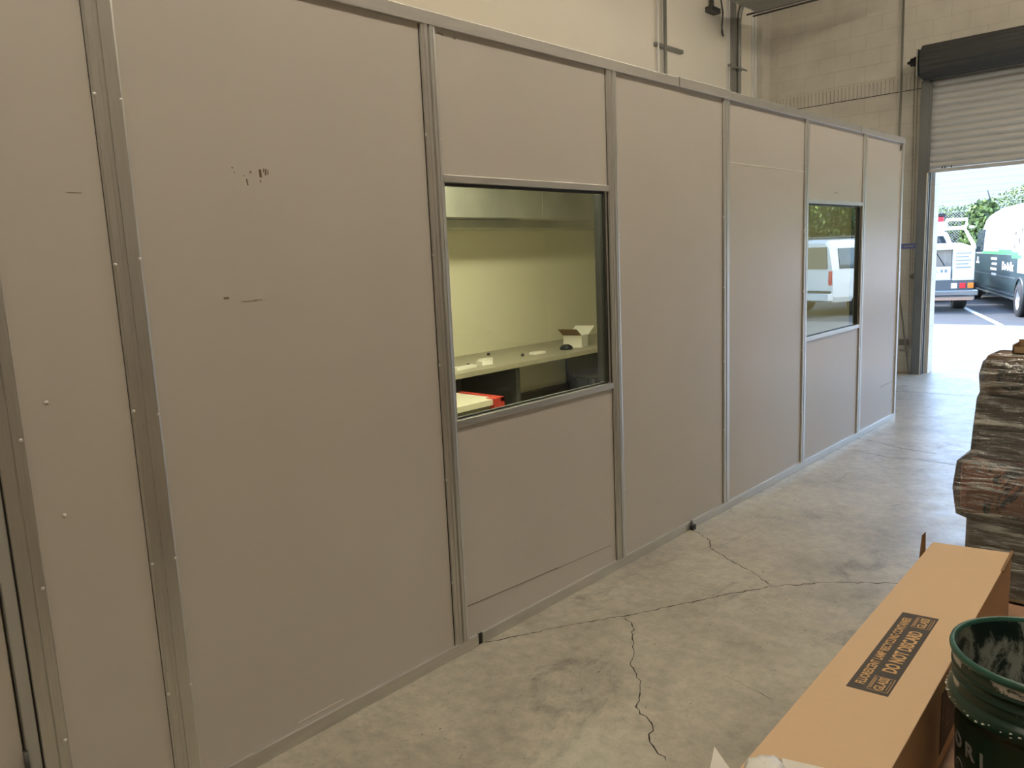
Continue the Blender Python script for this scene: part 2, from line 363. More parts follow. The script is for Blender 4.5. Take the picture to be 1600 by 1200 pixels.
crack([(0.978, 2.682), (1.10, 2.66), (1.216, 2.63)], 0.002)
crack([(-0.028, 6.51), (0.167, 6.557), (0.441, 6.486), (0.659, 6.558), (1.1, 6.5)], 0.008)
crack([(0.0, 7.0), (0.185, 6.974), (0.38, 6.852), (0.7, 6.8)], 0.007)
crack([(-2.5, 9.5), (-0.437, 9.556), (0.372, 9.621), (2.2, 9.7)], 0.012, 'floor_joint')

# shell walls
tag(B(XL-0.2, XL, -5.0, YW+0.2, 0, 6.0).build('wall_left', M_cream), 'cream painted long wall rising behind the partition', 'wall', kind='structure')
tag(B(7.0, 7.2, -5.0, YW+0.2, 0, 6.0).build('wall_right', M_roomwall), 'plain grey side wall of the warehouse', 'wall', kind='structure')
tag(B(XL, 7.0, -5.2, -5.0, 0, 6.0).build('wall_front', M_roomwall), 'plain grey end wall of the warehouse', 'wall', kind='structure')
tag(B(XL, 7.0, -5.0, YW, 5.8, 6.0).build('ceiling', M_ceil), 'pale high warehouse ceiling', 'ceiling', kind='structure')
DX0, DX1, DZ = -0.505, 3.15, 3.55      # opening in the block wall
m = MB(); m.box(XL, DX0, YW, YW+0.2, 0, 5.8); m.box(DX1, 7.0, YW, YW+0.2, 0, 5.8); m.box(DX0, DX1, YW, YW+0.2, DZ, 5.8)
wb = m.build('wall_back', M_block); tag(wb, 'cream painted concrete block wall around the roller door', 'wall', kind='structure')
# ribbed soldier course standing proud of the wall face
m = MB()
x = -2.69
while x < 4.2:
    if not (DX0-0.02 < x < DX1): pass
    m.box(x, x+0.036, YW-0.014, YW+0.002, 3.625, 3.79); x += 0.0505
m.box(-2.70, 4.2, YW-0.002, YW+0.003, 3.605, 3.622)
m.mat(1); m.box(-2.70, 4.2, YW-0.004, YW+0.002, 3.617, 3.625)
o = m.build('ribbed_course', [M_block, M_gap], wb)
m = B(XL, -2.705, 10.79, YW, 0, 5.8); tag(m.build('trim_1', M_block_y), 'narrow block pilaster in the corner beside the cream wall', 'pilaster', kind='structure')
# thin vertical trims on the cream wall near the corner
m = MB(); m.box(XL, XL+0.012, 10.66, 10.70, 0, 5.8); m.box(XL, XL+0.02, 10.735, 10.79, 0, 5.8)
tag(m.build('trim_2', M_white), 'pale corner trim strip beside the block pilaster', 'trim', kind='structure')
m = MB(); m.box(XL, XL+0.012, 9.93, 9.945, 0, 5.8); m.box(XL, XL+0.03, 9.965, 10.02, 0, 5.8)
tag(m.build('trim_3', M_white), 'pale vertical casing beside the tall metal track', 'trim', kind='structure')

# ---------------------------------------------------------------- office partition
part = empty('wall_partition', (0, 0, 0), label='grey panelled office partition with aluminium mullions and two windows', cat='partition wall', kind='structure')
M_pos = {'A': (0.521, 0.587), 'B': (0.873, 0.957), 'C': (2.102, 2.179), 'D': (3.317, 3.398), 'E': (4.533, 4.61), 'F': (5.771, 5.843), 'G': (6.98, 7.06)}
W1 = (2.179, 3.317, 1.045, 2.035); W2 = (5.843, 6.98, 1.025, 2.035)
T = 0.06
def panel(y0, y1, z0, z1):
    B(-T, 0.0, y0+0.0015, y1-0.0015, z0+0.0015, z1-0.0015).build('panel', M_panel, part)
panel(0.587, 0.873, ZB-0.01, ZR+0.01); panel(0.957, 2.102, ZB-0.01, ZR+0.01)
panel(2.179, 3.317, ZB-0.01, W1[2]-0.03); panel(2.179, 3.317, W1[3]+0.03, ZR+0.01)
panel(3.398, 4.533, ZB-0.01, ZR+0.01)
panel(4.61, 5.771, ZB-0.01, 2.255); panel(4.61, 5.771, 2.262, ZR+0.01)
panel(5.843, 6.98, ZB-0.01, W2[2]-0.025); panel(5.843, 6.98, W2[3]+0.025, ZR+0.01)
panel(7.06, 8.02, ZB-0.01, ZR+0.01)
B(-T-0.012, -T-0.002, 0.5, 2.17, 0.02, 2.55).build('backing_board', M_cream2, part)
B(-T-0.012, -T-0.002, -1.45, 0.50, 0.02, 2.55).build('backing_board', M_cream2, part)  # unseen board added behind the door to stop office light leaking through
B(-T-0.012, -T-0.002, 3.33, 5.83, 0.02, 2.55).build('backing_board', M_cream2, part)
B(0.0, 0.0016, 4.61, 5.771, 2.254, 2.262).build('seam', M_scratch, part)
def screws(m, ys, z0, z1, step, x=0.012, off=0.0):
    for y in ys:
        z = z0+off
        while z < z1:
            c = Vector((x, y, z+random.uniform(-0.02, 0.02)))
            m.lathe([(0.0001, 0.0045), (0.0036, 0.0038), (0.0056, 0.002), (0.0064, 0.0)], c, 8, 'X'); z += step
def mullion(y0, y1, profile, scr, gap=0.004):
    w = y1-y0; m = MB()
    prev = 0.0
    pts = [(-T, y0)] + [(px, y0+u*w) for u, px in profile] + [(-T, y1)]
    lo = [Vector((a, b, ZB)) for a, b in pts]; hi = [Vector((a, b, ZR)) for a, b in pts]
    m.loft([lo, hi], caps=True)
    m.mat(1); screws(m, [y0+u*w for u in scr], 0.35, 2.55, 0.46, 0.006, random.uniform(0, 0.2))
    # dark shadow gap left of the extrusion
    m.mat(2); m.box(-T, 0.0006, y0-gap, y0, ZB, ZR)
    return m.build('mullion', [M_alu, M_screw, M_gap], part)
multi = [(0, 0.004), (0.06, 0.006), (0.08, 0.009), (0.30, 0.009), (0.315, 0.008), (0.33, 0.009), (0.47, 0.009), (0.475, 0.0125), (0.51, 0.0125), (0.515, 0.009), (0.92, 0.009), (0.94, 0.006), (1, 0.004)]
ribbed = [(0, 0.003), (0.02, 0.010), (0.20, 0.013), (0.24, 0.008), (0.28, 0.013), (0.42, 0.014), (0.46, 0.004), (0.54, 0.004), (0.58, 0.014), (0.74, 0.014), (0.78, 0.008), (0.82, 0.012), (0.98, 0.010), (1, 0.003)]
flat = [(0, 0.003), (0.03, 0.012), (0.30, 0.012), (0.34, 0.006), (0.42, 0.006), (0.46, 0.012), (0.95, 0.010), (1, 0.003)]
mullion(*M_pos['A'], [(0, 0.004), (0.03, 0.008), (0.5, 0.008), (0.52, 0.005), (0.56, 0.005), (0.58, 0.008), (0.97, 0.008), (1, 0.003)], [0.88], 0.0012)
mullion(*M_pos['B'], multi, [0.08, 0.90], 0.0012)
mullion(*M_pos['C'], ribbed, [0.02, 0.97]); mullion(*M_pos['D'], ribbed, [0.99])
mullion(*M_pos['E'], flat, [0.02]); mullion(*M_pos['F'], flat, [-0.03]); mullion(*M_pos['G'], flat, [-0.02])
# corner post at the far end and the return wall
m = MB(); m.box(-0.05, 0.012, 8.0, YE, 0, ZR); m.mat(1); screws(m, [7.99], 0.2, 2.5, 0.44, 0.002)
m.build('corner_post', [M_alu, M_screw], part)
B(XL, -0.05, YE-0.05, YE, 0, H-0.02).build('return_panel', M_panel, part)
B(0.0005, 0.004, 7.94, 7.95, 2.555, 2.60).build('black_mark', M_black, part); B(0.0005, 0.004, 7.97, 7.985, 2.565, 2.61).build('black_mark', M_black, part)
# rails
segs = [(-1.5, 4.0), (4.003, 4.615), (4.62, 6.88), (6.895, YE+0.004)]
for i, (a, b) in enumerate(segs):
    B(-0.07, 0.016 + (0.003 if i == 1 else 0), a, b, ZR, H + (0.004 if i == 1 else 0)).build('top_rail', M_alu_h, part, bevel=0.002)
B(-T, 0.012, 0.52, 2.235, 0, ZB).build('base_rail', M_alu_h, part, bevel=0.0025)
B(-T, 0.012, 2.262, 4.09, 0, ZB).build('base_rail', M_alu_h, part, bevel=0.0025)
B(-T, 0.012, 4.12, 8.0, 0, ZB).build('base_rail', M_alu_h, part, bevel=0.0025)
B(-T, 0.006, 2.237, 2.260, 0.0, ZB-0.004).build('joint_clip', M_gap, part)
o = MB().box(0.0, 0.035, 4.085, 4.125, 0.0, 0.035).build('foam_plug', M_black, None, bevel=0.006)
tag(o, 'small black foam plug wedged at the partition base above a crack', 'plug')
# scuffs on the panels, thin marks of dirt with their own shape
def scuff(y, z, dy, dz, mt, a=0.0):
    T_ = Matrix.Translation((0.0006, y, z)) @ Matrix.Rotation(a, 4, 'X')
    MB().box(-0.0004, 0.0004, -dy/2, dy/2, -dz/2, dz/2, T_).build('scuff', mt, part)
for y, z, dy, dz in ((1.275, 2.043, .006, .004), (1.28, 2.028, .004, .004), (1.322, 2.0, .004, .02), (1.313, 2.02, .006, .003), (1.337, 2.032, .007, .008),
                     (1.372, 2.03, .008, .026), (1.392, 2.035, .004, .02), (1.385, 2.04, .003, .012), (1.37, 2.005, .004, .01), (1.40, 2.034, .003, .014)):
    scuff(y, z, dy, dz, M_scuff if dz > 0.01 else M_scufl, random.uniform(-0.2, 0.2))
scuff(1.21, 1.63, .018, .005, M_scuff); scuff(1.29, 1.615, .055, .0025, M_scufl); scuff(1.32, 1.617, .03, .002, M_scufl)
scuff(1.42, 0.0745, .20, .004, M_scratch); 
scuff(2.5, 0.188, .62, .005, M_scufl, -0.045); scuff(3.02, 0.163, .5, .003, M_scufl, -0.045); scuff(7.78, 0.378, .35, .004, M_scufl, 0.02)
scuff(2.215, 2.61, .03, .008, M_scufl, -.2); scuff(2.29, 2.606, .015, .008, M_scufl); scuff(0.795, 1.95, .04, .0018, M_scufl)
scuff(6.4, 2.125, .09, .006, M_scufl)
m = MB(); m.lathe([(0.0001, 0.0045), (0.004, 0.004), (0.006, 0.0)], (0.0, 0.655, 1.378), 8, 'X'); m.lathe([(0.0001, 0.0045), (0.004, 0.004), (0.006, 0.0)], (0.0, 0.66, 1.05), 8, 'X')
m.build('screw', M_screw, part)
# office door at the left end
dr = empty('door_1', (0, 0, 0), label='grey office door at the left end of the partition', cat='door', kind='structure')
m = MB(); m.box(-0.03, 0.004, 0.484, 0.516, 0, 2.15); m.box(-0.03, 0.004, -0.52, -0.485, 0, 2.15); m.box(-0.03, 0.004, -0.52, 0.516, 2.15, 2.19)
m.build('door_frame', mat('grey_frame_paint', (0.42, 0.41, 0.37), 0.5), dr, bevel=0.003)
B(-0.05, -0.008, -0.482, 0.476, 0.01, 2.145).build('door_leaf', M_panel, dr)
for z in (0.36, 1.1, 1.8):
    m = MB(); m.tube([(0.003, 0.480, z-0.05), (0.003, 0.480, z+0.05)], 0.007, 10); m.build('hinge', M_steel_dk, dr)
m = MB(); m.tube([(0.0, -0.41, 1.0), (0.05, -0.41, 1.0), (0.055, -0.30, 1.0)], 0.009, 8); m.build('door_handle', M_alu, dr)
B(-T, 0.0, 0.516, 0.521, 0, ZR).build('dark_gap', M_gap, part)
B(-T, 0.0, -1.5, -0.52, 0, ZR).build('panel', M_panel, part); B(-T, 0.0, -0.52, 0.516, 2.19, ZR).build('panel', M_panel, part)

# windows in the partition
def window(name, y0, y1, z0, z1, label):
    w = empty(name, (0, 0, 0), label=label, cat='window', kind='structure')
    m = MB(); f = 0.018
    m.box(-T, 0.010, y0, y1, z0-0.03, z0); m.box(-T, 0.010, y0, y1, z1, z1+0.03)
    m.box(-T-0.005, -0.004, y0, y0+f, z0, z1); m.box(-T-0.005, -0.004, y1-f, y1, z0, z1)
    m.build('window_frame', M_alu_h, w, bevel=0.0015)
    m = MB(); g = 0.006
    m.box(-0.034, -0.014, y0+f, y1-f, z0, z0+g); m.box(-0.034, -0.012, y0+f, y1-f, z1-0.012, z1); m.box(-0.076, -0.004, y1-f-g, y1-f, z0+g, z1-0.012); m.box(-0.034, -0.018, y0+f, y0+f+0.003, z0+g, z1-0.012)  # right strip runs deep to blacken the lit inner jamb like recess shade
    m.build('gasket', M_black, w)
    B(-0.024, -0.019, y0+f+0.003, y1-f-g, z0+g, z1-0.012).build('window_pane', M_glass, w)
window('window_1', *W1, 'nearer square window looking into the cream office')
window('window_2', *W2, 'farther square window reflecting the parked white van')

# ---------------------------------------------------------------- office behind the partition
m = MB(); m.box(-2.76, -2.56, -1.45, YE-0.06, 0, 2.55); m.box(-2.56, -T-0.02, -1.5, -1.45, 0, 2.55); m.box(-2.56, -T-0.02, YE-0.08, YE-0.06, 0, 2.55)
tag(m.build('wall_office', M_cream2), 'yellowish cream inner walls of the office seen through the windows', 'wall', kind='structure')
tag(B(-2.78, -T-0.02, -1.5, YE-0.06, 2.55, 2.60).build('ceiling_office', M_ceil), 'low ceiling over the office', 'ceiling', kind='structure')
for y in (1.9, 4.0):
    lt = empty('office_light', (-1.0, y, 2.55), label='lit ceiling light inside the office, one of a row', cat='ceiling light', group='office ceiling lights')
    MB().box(-0.15, 0.15, -0.6, 0.6, -0.05, 0.0).build('housing', M_white, lt); MB().box(-0.12, 0.12, -0.56, 0.56, -0.058, -0.05).build('diffuser', M_tube2, lt)
# galvanised duct along the office back wall
dt = empty('air_duct', (0, 0, 0), label='galvanised sheet metal duct along the office back wall', cat='duct')
B(-2.559, -1.9, 1.5, 5.02, 2.055, 2.40).build('duct_section', M_galv, dt, bevel=0.004)
B(-2.559, -1.905, 5.026, 7.9, 2.05, 2.40).build('duct_section', M_galv, dt, bevel=0.004)
B(-1.905, -1.893, 1.5, 7.9, 2.045, 2.062).build('flange', M_galv, dt)
B(-2.559, -2.2, 1.5, 4.93, 1.985, 2.05).build('lower_duct', M_galv, dt); B(-2.559, -2.205, 4.935, 7.9, 1.985, 2.05).build('lower_duct', M_galv, dt)
# counter
ct = empty('counter', (0, 0, 0), label='long grey counter on dark supports along the office back wall', cat='counter')
T_ = Matrix.Translation((-2.55, 2.0, 0)) @ Matrix.Rotation(math.radians(0), 4, 'Z')
B(-2.558, -1.76, 2.0, 7.6, 0.86, 0.90).build('counter_top', M_counter, ct, bevel=0.004)
for y in (4.55, 6.05, 7.4):
    B(-2.55, -1.85, y, y+0.05, 0.0, 0.86).build('support', M_steel_dk, ct)
B(-2.556, -2.50, 3.0, 4.6, 0.10, 0.86).build('back_panel', M_steel_dk, ct)
B(-2.556, -2.50, 4.6, 7.4, 0.0, 0.45).build('back_panel', mat('dark_brown_panel', (0.05, 0.04, 0.03), 0.7), ct)
st = empty('stool', (-2.0, 5.75, 0), label='dark metal stool tucked under the grey counter', cat='stool')
MB().lathe([(0.001, 0.64), (0.16, 0.64), (0.17, 0.62), (0.16, 0.60), (0.001, 0.60)], n=20).build('seat', M_steel_dk, st)
for sx, sy in ((1, 1), (1, -1), (-1, 1), (-1, -1)):
    MB().tube([(0.11*sx, 0.11*sy, 0.60), (0.18*sx, 0.18*sy, 0.0)], 0.012, 8).build('leg', M_steel_dk, st)
MB().tube([(0.155, 0.155, .25), (-.155, .155, .25), (-.155, -.155, .25), (.155, -.155, .25), (.155, .155, .25)], 0.008, 6).build('footrest', M_steel_dk, st)
# small things on the counter
bx = empty('small_box', (-2.02, 5.56, 0.9), 0.3, label='small white carton with raised lid on the office counter', cat='box')
m = MB(); m.box(-.09, .09, -.08, -.076, 0, .11); m.box(-.09, .09, .076, .08, 0, .11); m.box(-.09, -.086, -.08, .08, 0, .11); m.box(.086, .09, -.08, .08, 0, .11); m.box(-.09, .09, -.08, .08, 0, .004); m.build('carton', M_paper, bx)
MB().box(-.09, .1, 0, .003, 0, .17, Matrix.Translation((0, .08, .11)) @ Matrix.Rotation(-1.2, 4, 'X')).build('lid', M_paper, bx)
MB().box(-.09, .09, -.14, 0, 0, .003, Matrix.Translation((0, -.08, .11)) @ Matrix.Rotation(-0.5, 4, 'X')).build('flap', M_card_in, bx)
m = MB(); m.lathe([(0.001, .045), (.03, .042), (.055, .025), (.06, .0), (.001, 0)], (-1.97, 5.36, 0.9), 16); tag(m.build('computer_mouse', M_black, bevel=0), 'black lump like a mouse beside the small white carton', 'mouse')
papers = [(-2.0, 5.0, .14, .06, 'flat white paper strip in the middle of the office counter'), (-1.95, 4.30, .10, .09, 'folded white paper near the front edge of the counter'),
          (-2.10, 4.46, .12, .06, 'pale paper scrap lying behind the folded paper'), (-1.92, 4.05, .22, .06, 'long white paper scrap at the counter end by the window edge')]
for x, y, a, b, lb in papers:
    o = MB().box(-b/2, b/2, -a/2, a/2, 0, 0.02 if a > .11 else 0.03, Matrix.Rotation(random.uniform(-.4, .4), 4, 'Z')).build('paper', M_paper, loc=(x, y, 0.9)); tag(o, lb, 'paper', group='papers on the office counter')
for x, y, lb in ((-2.02, 4.83, 'tiny dark pen end beside the middle paper strip on the counter'), (-2.0, 4.17, 'tiny dark knob next to the folded white paper on the counter'), (-2.35, 4.75, 'tiny dark bit near the back edge of the counter')):
    tag(MB().lathe([(0.001, .02), (.012, .02), (.014, 0), (.001, 0)], (0, 0, 0), 8).build('dark_stub', M_black, loc=(x, y, 0.9)), lb, 'stub')  # tiny dark stubs of no known kind
tb = empty('work_table', (-1.75, 3.2, 0), label='white topped table with a red corner bracket inside the office', cat='table')
B(-.45, .37, -.9, .66, .71, .75).build('table_top', M_table, tb); B(-.43, .34, -.88, .62, .62, .71).build('apron', mat('olive_apron', (0.12, 0.115, 0.08), 0.6), tb)
for sx in (-.40, .30):
    for sy in (-.85, .58): B(sx, sx+.05, sy, sy+.05, 0, .62).build('leg', M_steel_dk, tb)
m = MB(); m.box(.30, .385, .60, .70, .62, .755); m.box(-.05, .385, .662, .70, .725, .757); m.build('corner_bracket', M_redtrim, tb)
# bag under the counter
bg_ = MB(); 
rng = random.Random(3)
rings = []
for i, (r, z) in enumerate(((.05, 0), (.12, .03), (.13, .10), (.10, .17), (.04, .22), (.02, .25))):
    rings.append([Vector((r*math.cos(t)*(1+rng.uniform(-.2, .2)), r*math.sin(t)*(1+rng.uniform(-.2, .2)), z)) for t in (2*math.pi*k/14 for k in range(14))])
bg_.loft(rings, smooth=True); o = bg_.build('plastic_bag', mat('grey_bag', (0.3, 0.31, 0.32), 0.3), loc=(-2.2, 6.35, 0)); tag(o, 'crumpled grey bag under the counter beside the stool', 'bag')

# ---------------------------------------------------------------- room lamps
k = 0
for (x, y) in ((1.7, 0.6), (1.7, 3.4), (1.7, 6.2), (2.1, 8.7), (1.7, -2.8)):  # unseen fixtures; the one nearest the block wall is added to brighten it
    lt = empty('ceiling_light', (x, y, 5.3), label='unseen hanging fluorescent strip fixture under the warehouse ceiling', cat='ceiling light', group='warehouse strip lights')
    MB().box(-.14, .14, -1.2, 1.2, 0, .06).build('housing', M_white, lt)
    for sx in (-.08, .08): MB().tube([(sx, -1.17, -.03), (sx, 1.17, -.03)], .019, 8).build('tube', M_tube, lt)
    for sy in (-1, 1): MB().tube([(0, sy, .06), (0, sy, .5)], .004, 6).build('hanger', M_steel_dk, lt)

# ---------------------------------------------------------------- things on the cream wall
def pipe(pts, r, label, cat='pipe', name='conduit', mt=None, group=None):
    o = MB().tube(pts, r, 10).build(name, mt or M_conduit); return tag(o, label, cat, group)
px = XL+0.035
pipe([(px, 8.215, 1.0), (px, 8.215, 5.79)], 0.012, 'thin pale conduit on the cream wall, left of the thicker grey one', mt=M_white)
pipe([(px+.02, 8.34, 1.0), (px+.02, 8.34, 5.79)], 0.022, 'grey conduit rising up the cream wall behind the metal strut')
o = MB().box(XL, XL+0.04, 8.17, 8.78, 4.10, 4.14).build('strut_channel', M_conduit); tag(o, 'short slotted metal strut fixed across the two conduits', 'strut')
pts = [(px+.03, 10.165, 1.0), (px+.03, 10.165, 4.72)]
for a in range(1, 8):
    t = a/7*math.pi/2; pts.append((px+.03+0.42*(1-math.cos(t)), 10.165, 4.72+0.42*math.sin(t)))
pts.append((px+1.0, 10.165, 5.14))
pipe(pts, 0.032, 'dark grey conduit that bends over near the wall corner')
o = MB().box(XL+0.03, XL+0.065, 9.99, 10.09, 0.5, 5.0).build('metal_track', mat('track_grey', (0.30, 0.30, 0.28), 0.45, 0.6)); tag(o, 'tall galvanised metal track beside the bending conduit', 'track')
m = MB(); m.box(XL+0.10, XL+0.115, 9.79, 10.31, 4.095, 4.115); m.tube([(XL+.065, 10.165, 4.08), (XL+.065, 10.165, 4.13)], .040, 10); m.tube([(XL+.10, 9.80, 4.10), (XL+.14, 9.80, 4.10)], .02, 8)
tag(m.build('pipe_clamp', M_conduit), 'metal strut with clamps holding the bending conduit', 'clamp')
m = MB(); m.box(XL, XL+.10, 9.38, 9.60, 4.70, 4.76); m.box(XL+.02, XL+.06, 9.46, 9.50, 4.76, 5.2); tag(m.build('wall_bracket', M_steel_dk), 'dark metal bracket high on the cream wall', 'bracket')
pts = [(XL+.05, 9.62, 5.3), (XL+.06, 9.66, 4.95), (XL+.07, 9.72, 4.74), (XL+.06, 9.70, 4.58), (XL+.06, 9.74, 4.46), (XL+.06, 9.70, 4.50), (XL+.06, 9.73, 4.72), (XL+.06, 9.66, 5.0), (XL+.06, 9.69, 5.3)]
pipe(pts, 0.010, 'looped dark cable hanging beside the wall bracket', 'cable', 'hanging_cable', M_steel_dk)
# corrugated sheet hung overhead near the corner
m = MB(); n = 30; vs = []; fs = []
n = 14
for i in range(n*4+1):
    y = 9.2+(10.06-9.2)*i/(n*4); z = 4.76 + (0.02 if (i % 4) in (1, 2) else -0.02)
    vs += [(-2.44, y, z), (-.9, y, z), (-2.44, y, z+.006), (-.9, y, z+.006)]
for i in range(n*4):
    a = 4*i; fs += [(a, a+1, a+5, a+4), (a+2, a+6, a+7, a+3)]
m.add(vs, fs)
sh = empty('overhead_sheet', (0, 0, 0), label='corrugated galvanised sheet hung overhead beside the block wall', cat='metal sheet')
m.build('corrugated_panel', mat('dull_zinc', (0.34, 0.35, 0.31), 0.5, 0.3), sh)
for y, z in ((10.12, 4.76), (10.30, 4.775)):
    MB().tube([(-2.60, y, z), (-.9, y, z)], .012, 6).build('rod', M_steel_dk, sh)
for x in (-2.2, -1.0):
    MB().tube([(x, 10.12, 4.76), (x, 10.12, 5.79)], .006, 6).build('hanger', M_steel_dk, sh); MB().tube([(x, 9.1, 4.76), (x, 9.1, 5.79)], .006, 6).build('hanger', M_steel_dk, sh)

# ---------------------------------------------------------------- block wall fittings
pipe([(-0.93, YW-0.03, 0.2), (-0.945, YW-0.03, 5.79)], 0.013, 'thin grey conduit running up the block wall left of the roller door')
# roller door
rd = empty('door_2', (0, YW, 0), label='half raised steel roller door with dark coil cover', cat='roller door', kind='structure')
yc = -0.11
m = MB(); pitch = 0.0832; z = 2.60; prof = []
while z < 3.66:
    for t in range(6):
        a = t/5*math.pi; prof.append((yc-0.016*math.sin(a)-0.002, z+0.006+(pitch-0.012)*t/5))
    prof.append((yc+0.004, z+pitch-0.003)); prof.append((yc+0.004, z+pitch+0.003)); z += pitch
rA = [Vector((-0.555, y, z)) for y, z in prof]; rB = [Vector((3.2, y, z)) for y, z in prof]
m.loft([rA, rB], closed=False, caps=False)
M_slat = mat('galvanised_slat', (0.60, 0.60, 0.58), 0.42, 0.25, var=0.12, vscale=5, stretch=(0.5, 1, 5))
m.build('curtain', M_slat, rd, fix=False)
m = MB(); m.box(-0.555, 3.2, yc-.02, yc+.02, 2.562, 2.602); m.box(-0.555, 3.2, yc-.03, yc+.03, 2.562, 2.570); m.build('bottom_bar', M_slat, rd)
for x, y in ((-0.40, yc-.03), (-0.37, yc-.03), (-.30, yc-.03)): B(x, x+.012, y-.006, y, 2.60, 2.625).build('bolt', M_black, rd)
# guides
for s in (1, -1):
    xg = -0.665 if s == 1 else 3.31
    m = MB(); m.box(xg, xg+s*0.10, -0.17, 0.0, 0.0, 3.68); m.box(xg+s*0.10, xg+s*0.13, -0.17, -0.15, 0.0, 3.64); m.box(xg+s*0.10, xg+s*0.13, -0.08, -0.06, 0.0, 3.64)
    m.build('guide_rail', mat('guide_steel', (0.20, 0.21, 0.21), 0.42, 0.6, var=0.25, vscale=2), rd, bevel=0.003)
MB().box(-0.56, -0.545, -0.175, -0.165, 0, 2.56).build('guide_lip', M_screw, rd)
# coil cover
cz, cy, cr = 3.868, -0.27, 0.205
ring = []
nseg = 14
for i in range(nseg*3):
    t = 2*math.pi*i/(nseg*3); r = cr*(1.0 if i % 3 else 0.955)
    ring.append((cy+r*math.cos(t), cz+r*math.sin(t)))
m = MB(); m.loft([[Vector((-0.615, y, z)) for y, z in ring], [Vector((-0.60, y, z)) for y, z in ring], [Vector((3.25, y, z)) for y, z in ring], [Vector((3.265, y, z)) for y, z in ring]])
m.build('coil_cover', mat('dark_grey_cover', (0.05, 0.052, 0.05), 0.5, 0.2, var=0.1), rd)
m = MB(); m.box(-0.665, -0.645, -0.42, 0.0, 3.70, 4.02); m.box(3.29, 3.31, -0.42, 0.0, 3.66, 4.05); m.build('end_bracket', M_conduit, rd, bevel=0.01)
m = MB(); m.lathe([(0.001, -.80), (.018, -.80), (.018, -.77), (.045, -.765), (.05, -.75), (.045, -.735), (.06, -.72), (.06, -.70), (.03, -.69), (.03, -.64)], (0, cy, 3.90), 20, 'X'); m.build('chain_wheel', M_black, rd)
m = MB()
for (x0, x1, z1) in ((-0.735, -0.69, 0.25), (-0.700, -0.665, 0.35)):
    z = 3.84; i = 0
    while z > z1:
        f = (3.84-z)/3.6; x = x0+(x1-x0)*f
        if i % 2: m.tube([(x-.007, -.2, z-.014), (x+.007, -.2, z-.014), (x+.007, -.2, z+.014), (x-.007, -.2, z+.014), (x-.007, -.2, z-.014)], .0028, 4)
        else: m.tube([(x, -.207, z-.014), (x, -.193, z-.014), (x, -.193, z+.014), (x, -.207, z+.014), (x, -.207, z-.014)], .0028, 4)
        z -= 0.026; i += 1
m.build('hand_chain', mat('rusty_chain', (0.22, 0.18, 0.14), 0.6, 0.4), rd)
m = MB(); m.box(-0.86, -0.74, -.02, 0, 0.36, 0.44); m.box(-.80, -.70, -.20, -.18, .30, .33); m.build('chain_keeper', M_stick, rd)
# blue tag, lock, stick
lb = empty('blue_sign', (-0.735, YW-0.21, 1.665), label='small dark blue strip sign hanging at the door chain', cat='sign')
B(-.085, .085, -.003, .003, -.032, .032).build('plate', M_blue, lb)
B(-.05, .07, -.0045, -.003, -.012, .012).build('pale_lettering_strip', M_letterg, lb)
m = MB(); m.tube([(-0.745, YW-.05, 1.27), (-0.67, YW-.05, 1.30)], .02, 8); m.box(-.73, -.69, YW-.06, YW, 1.24, 1.29); tag(m.build('chain_holder', M_stick), 'small metal chain hook on the block wall below the blue sign', 'hook')
o = MB().tube([(-0.672, YW-.2, 0.01), (-0.90, YW-.07, 1.30)], .012, 8).build('leaning_stick', M_stick); tag(o, 'thin pole leaning on the block wall beside the door guide', 'pole')

# ================================================================ RIGHT SIDE THINGS
# low bench under the carton and the bucket
bn = empty('bench', (2.5, 2.0, 0), label='low plywood bench under the long lamp carton and green bucket', cat='bench')
B(-.78, .75, -1.1, .75, .53, .56).build('bench_top', M_bench, bn)
for sx in (-.74, .66):
    for sy in (-1.05, .66): B(sx, sx+.07, sy, sy+.07, 0, .53).build('leg', M_bench, bn)
B(-.70, .68, -1.03, .70, .45, .53).build('apron', M_bench, bn)
# long carton: fitted top plane
yaw, pit, rol = 0.045, -0.026, -0.048
RZ = Matrix.Rotation(yaw, 3, 'Z') @ Matrix.Rotation(pit, 3, 'X') @ Matrix.Rotation(rol, 3, 'Y')
O0 = Vector((1.735, 2.653, 0.75)); WB = 0.217; LB = 1.50
ex, ey, ez = RZ.col[0], RZ.col[1], RZ.col[2]
cb = empty('lamp_carton', (0, 0, 0), label='long cardboard lamp recycling carton with a black DO NOT DISCARD print', cat='carton')
def bp(u, v, w=0): return O0 + ex*u + ey*v + ez*w
def dn(p): return Vector((p.x, p.y, 0.561))
q = [bp(0, -LB), bp(WB, -LB), bp(WB, 0), bp(0, 0)]
m = MB(); m.hexa([dn(p) for p in q] + q); m.build('carton_body', M_card, cb, bevel=0.0015)
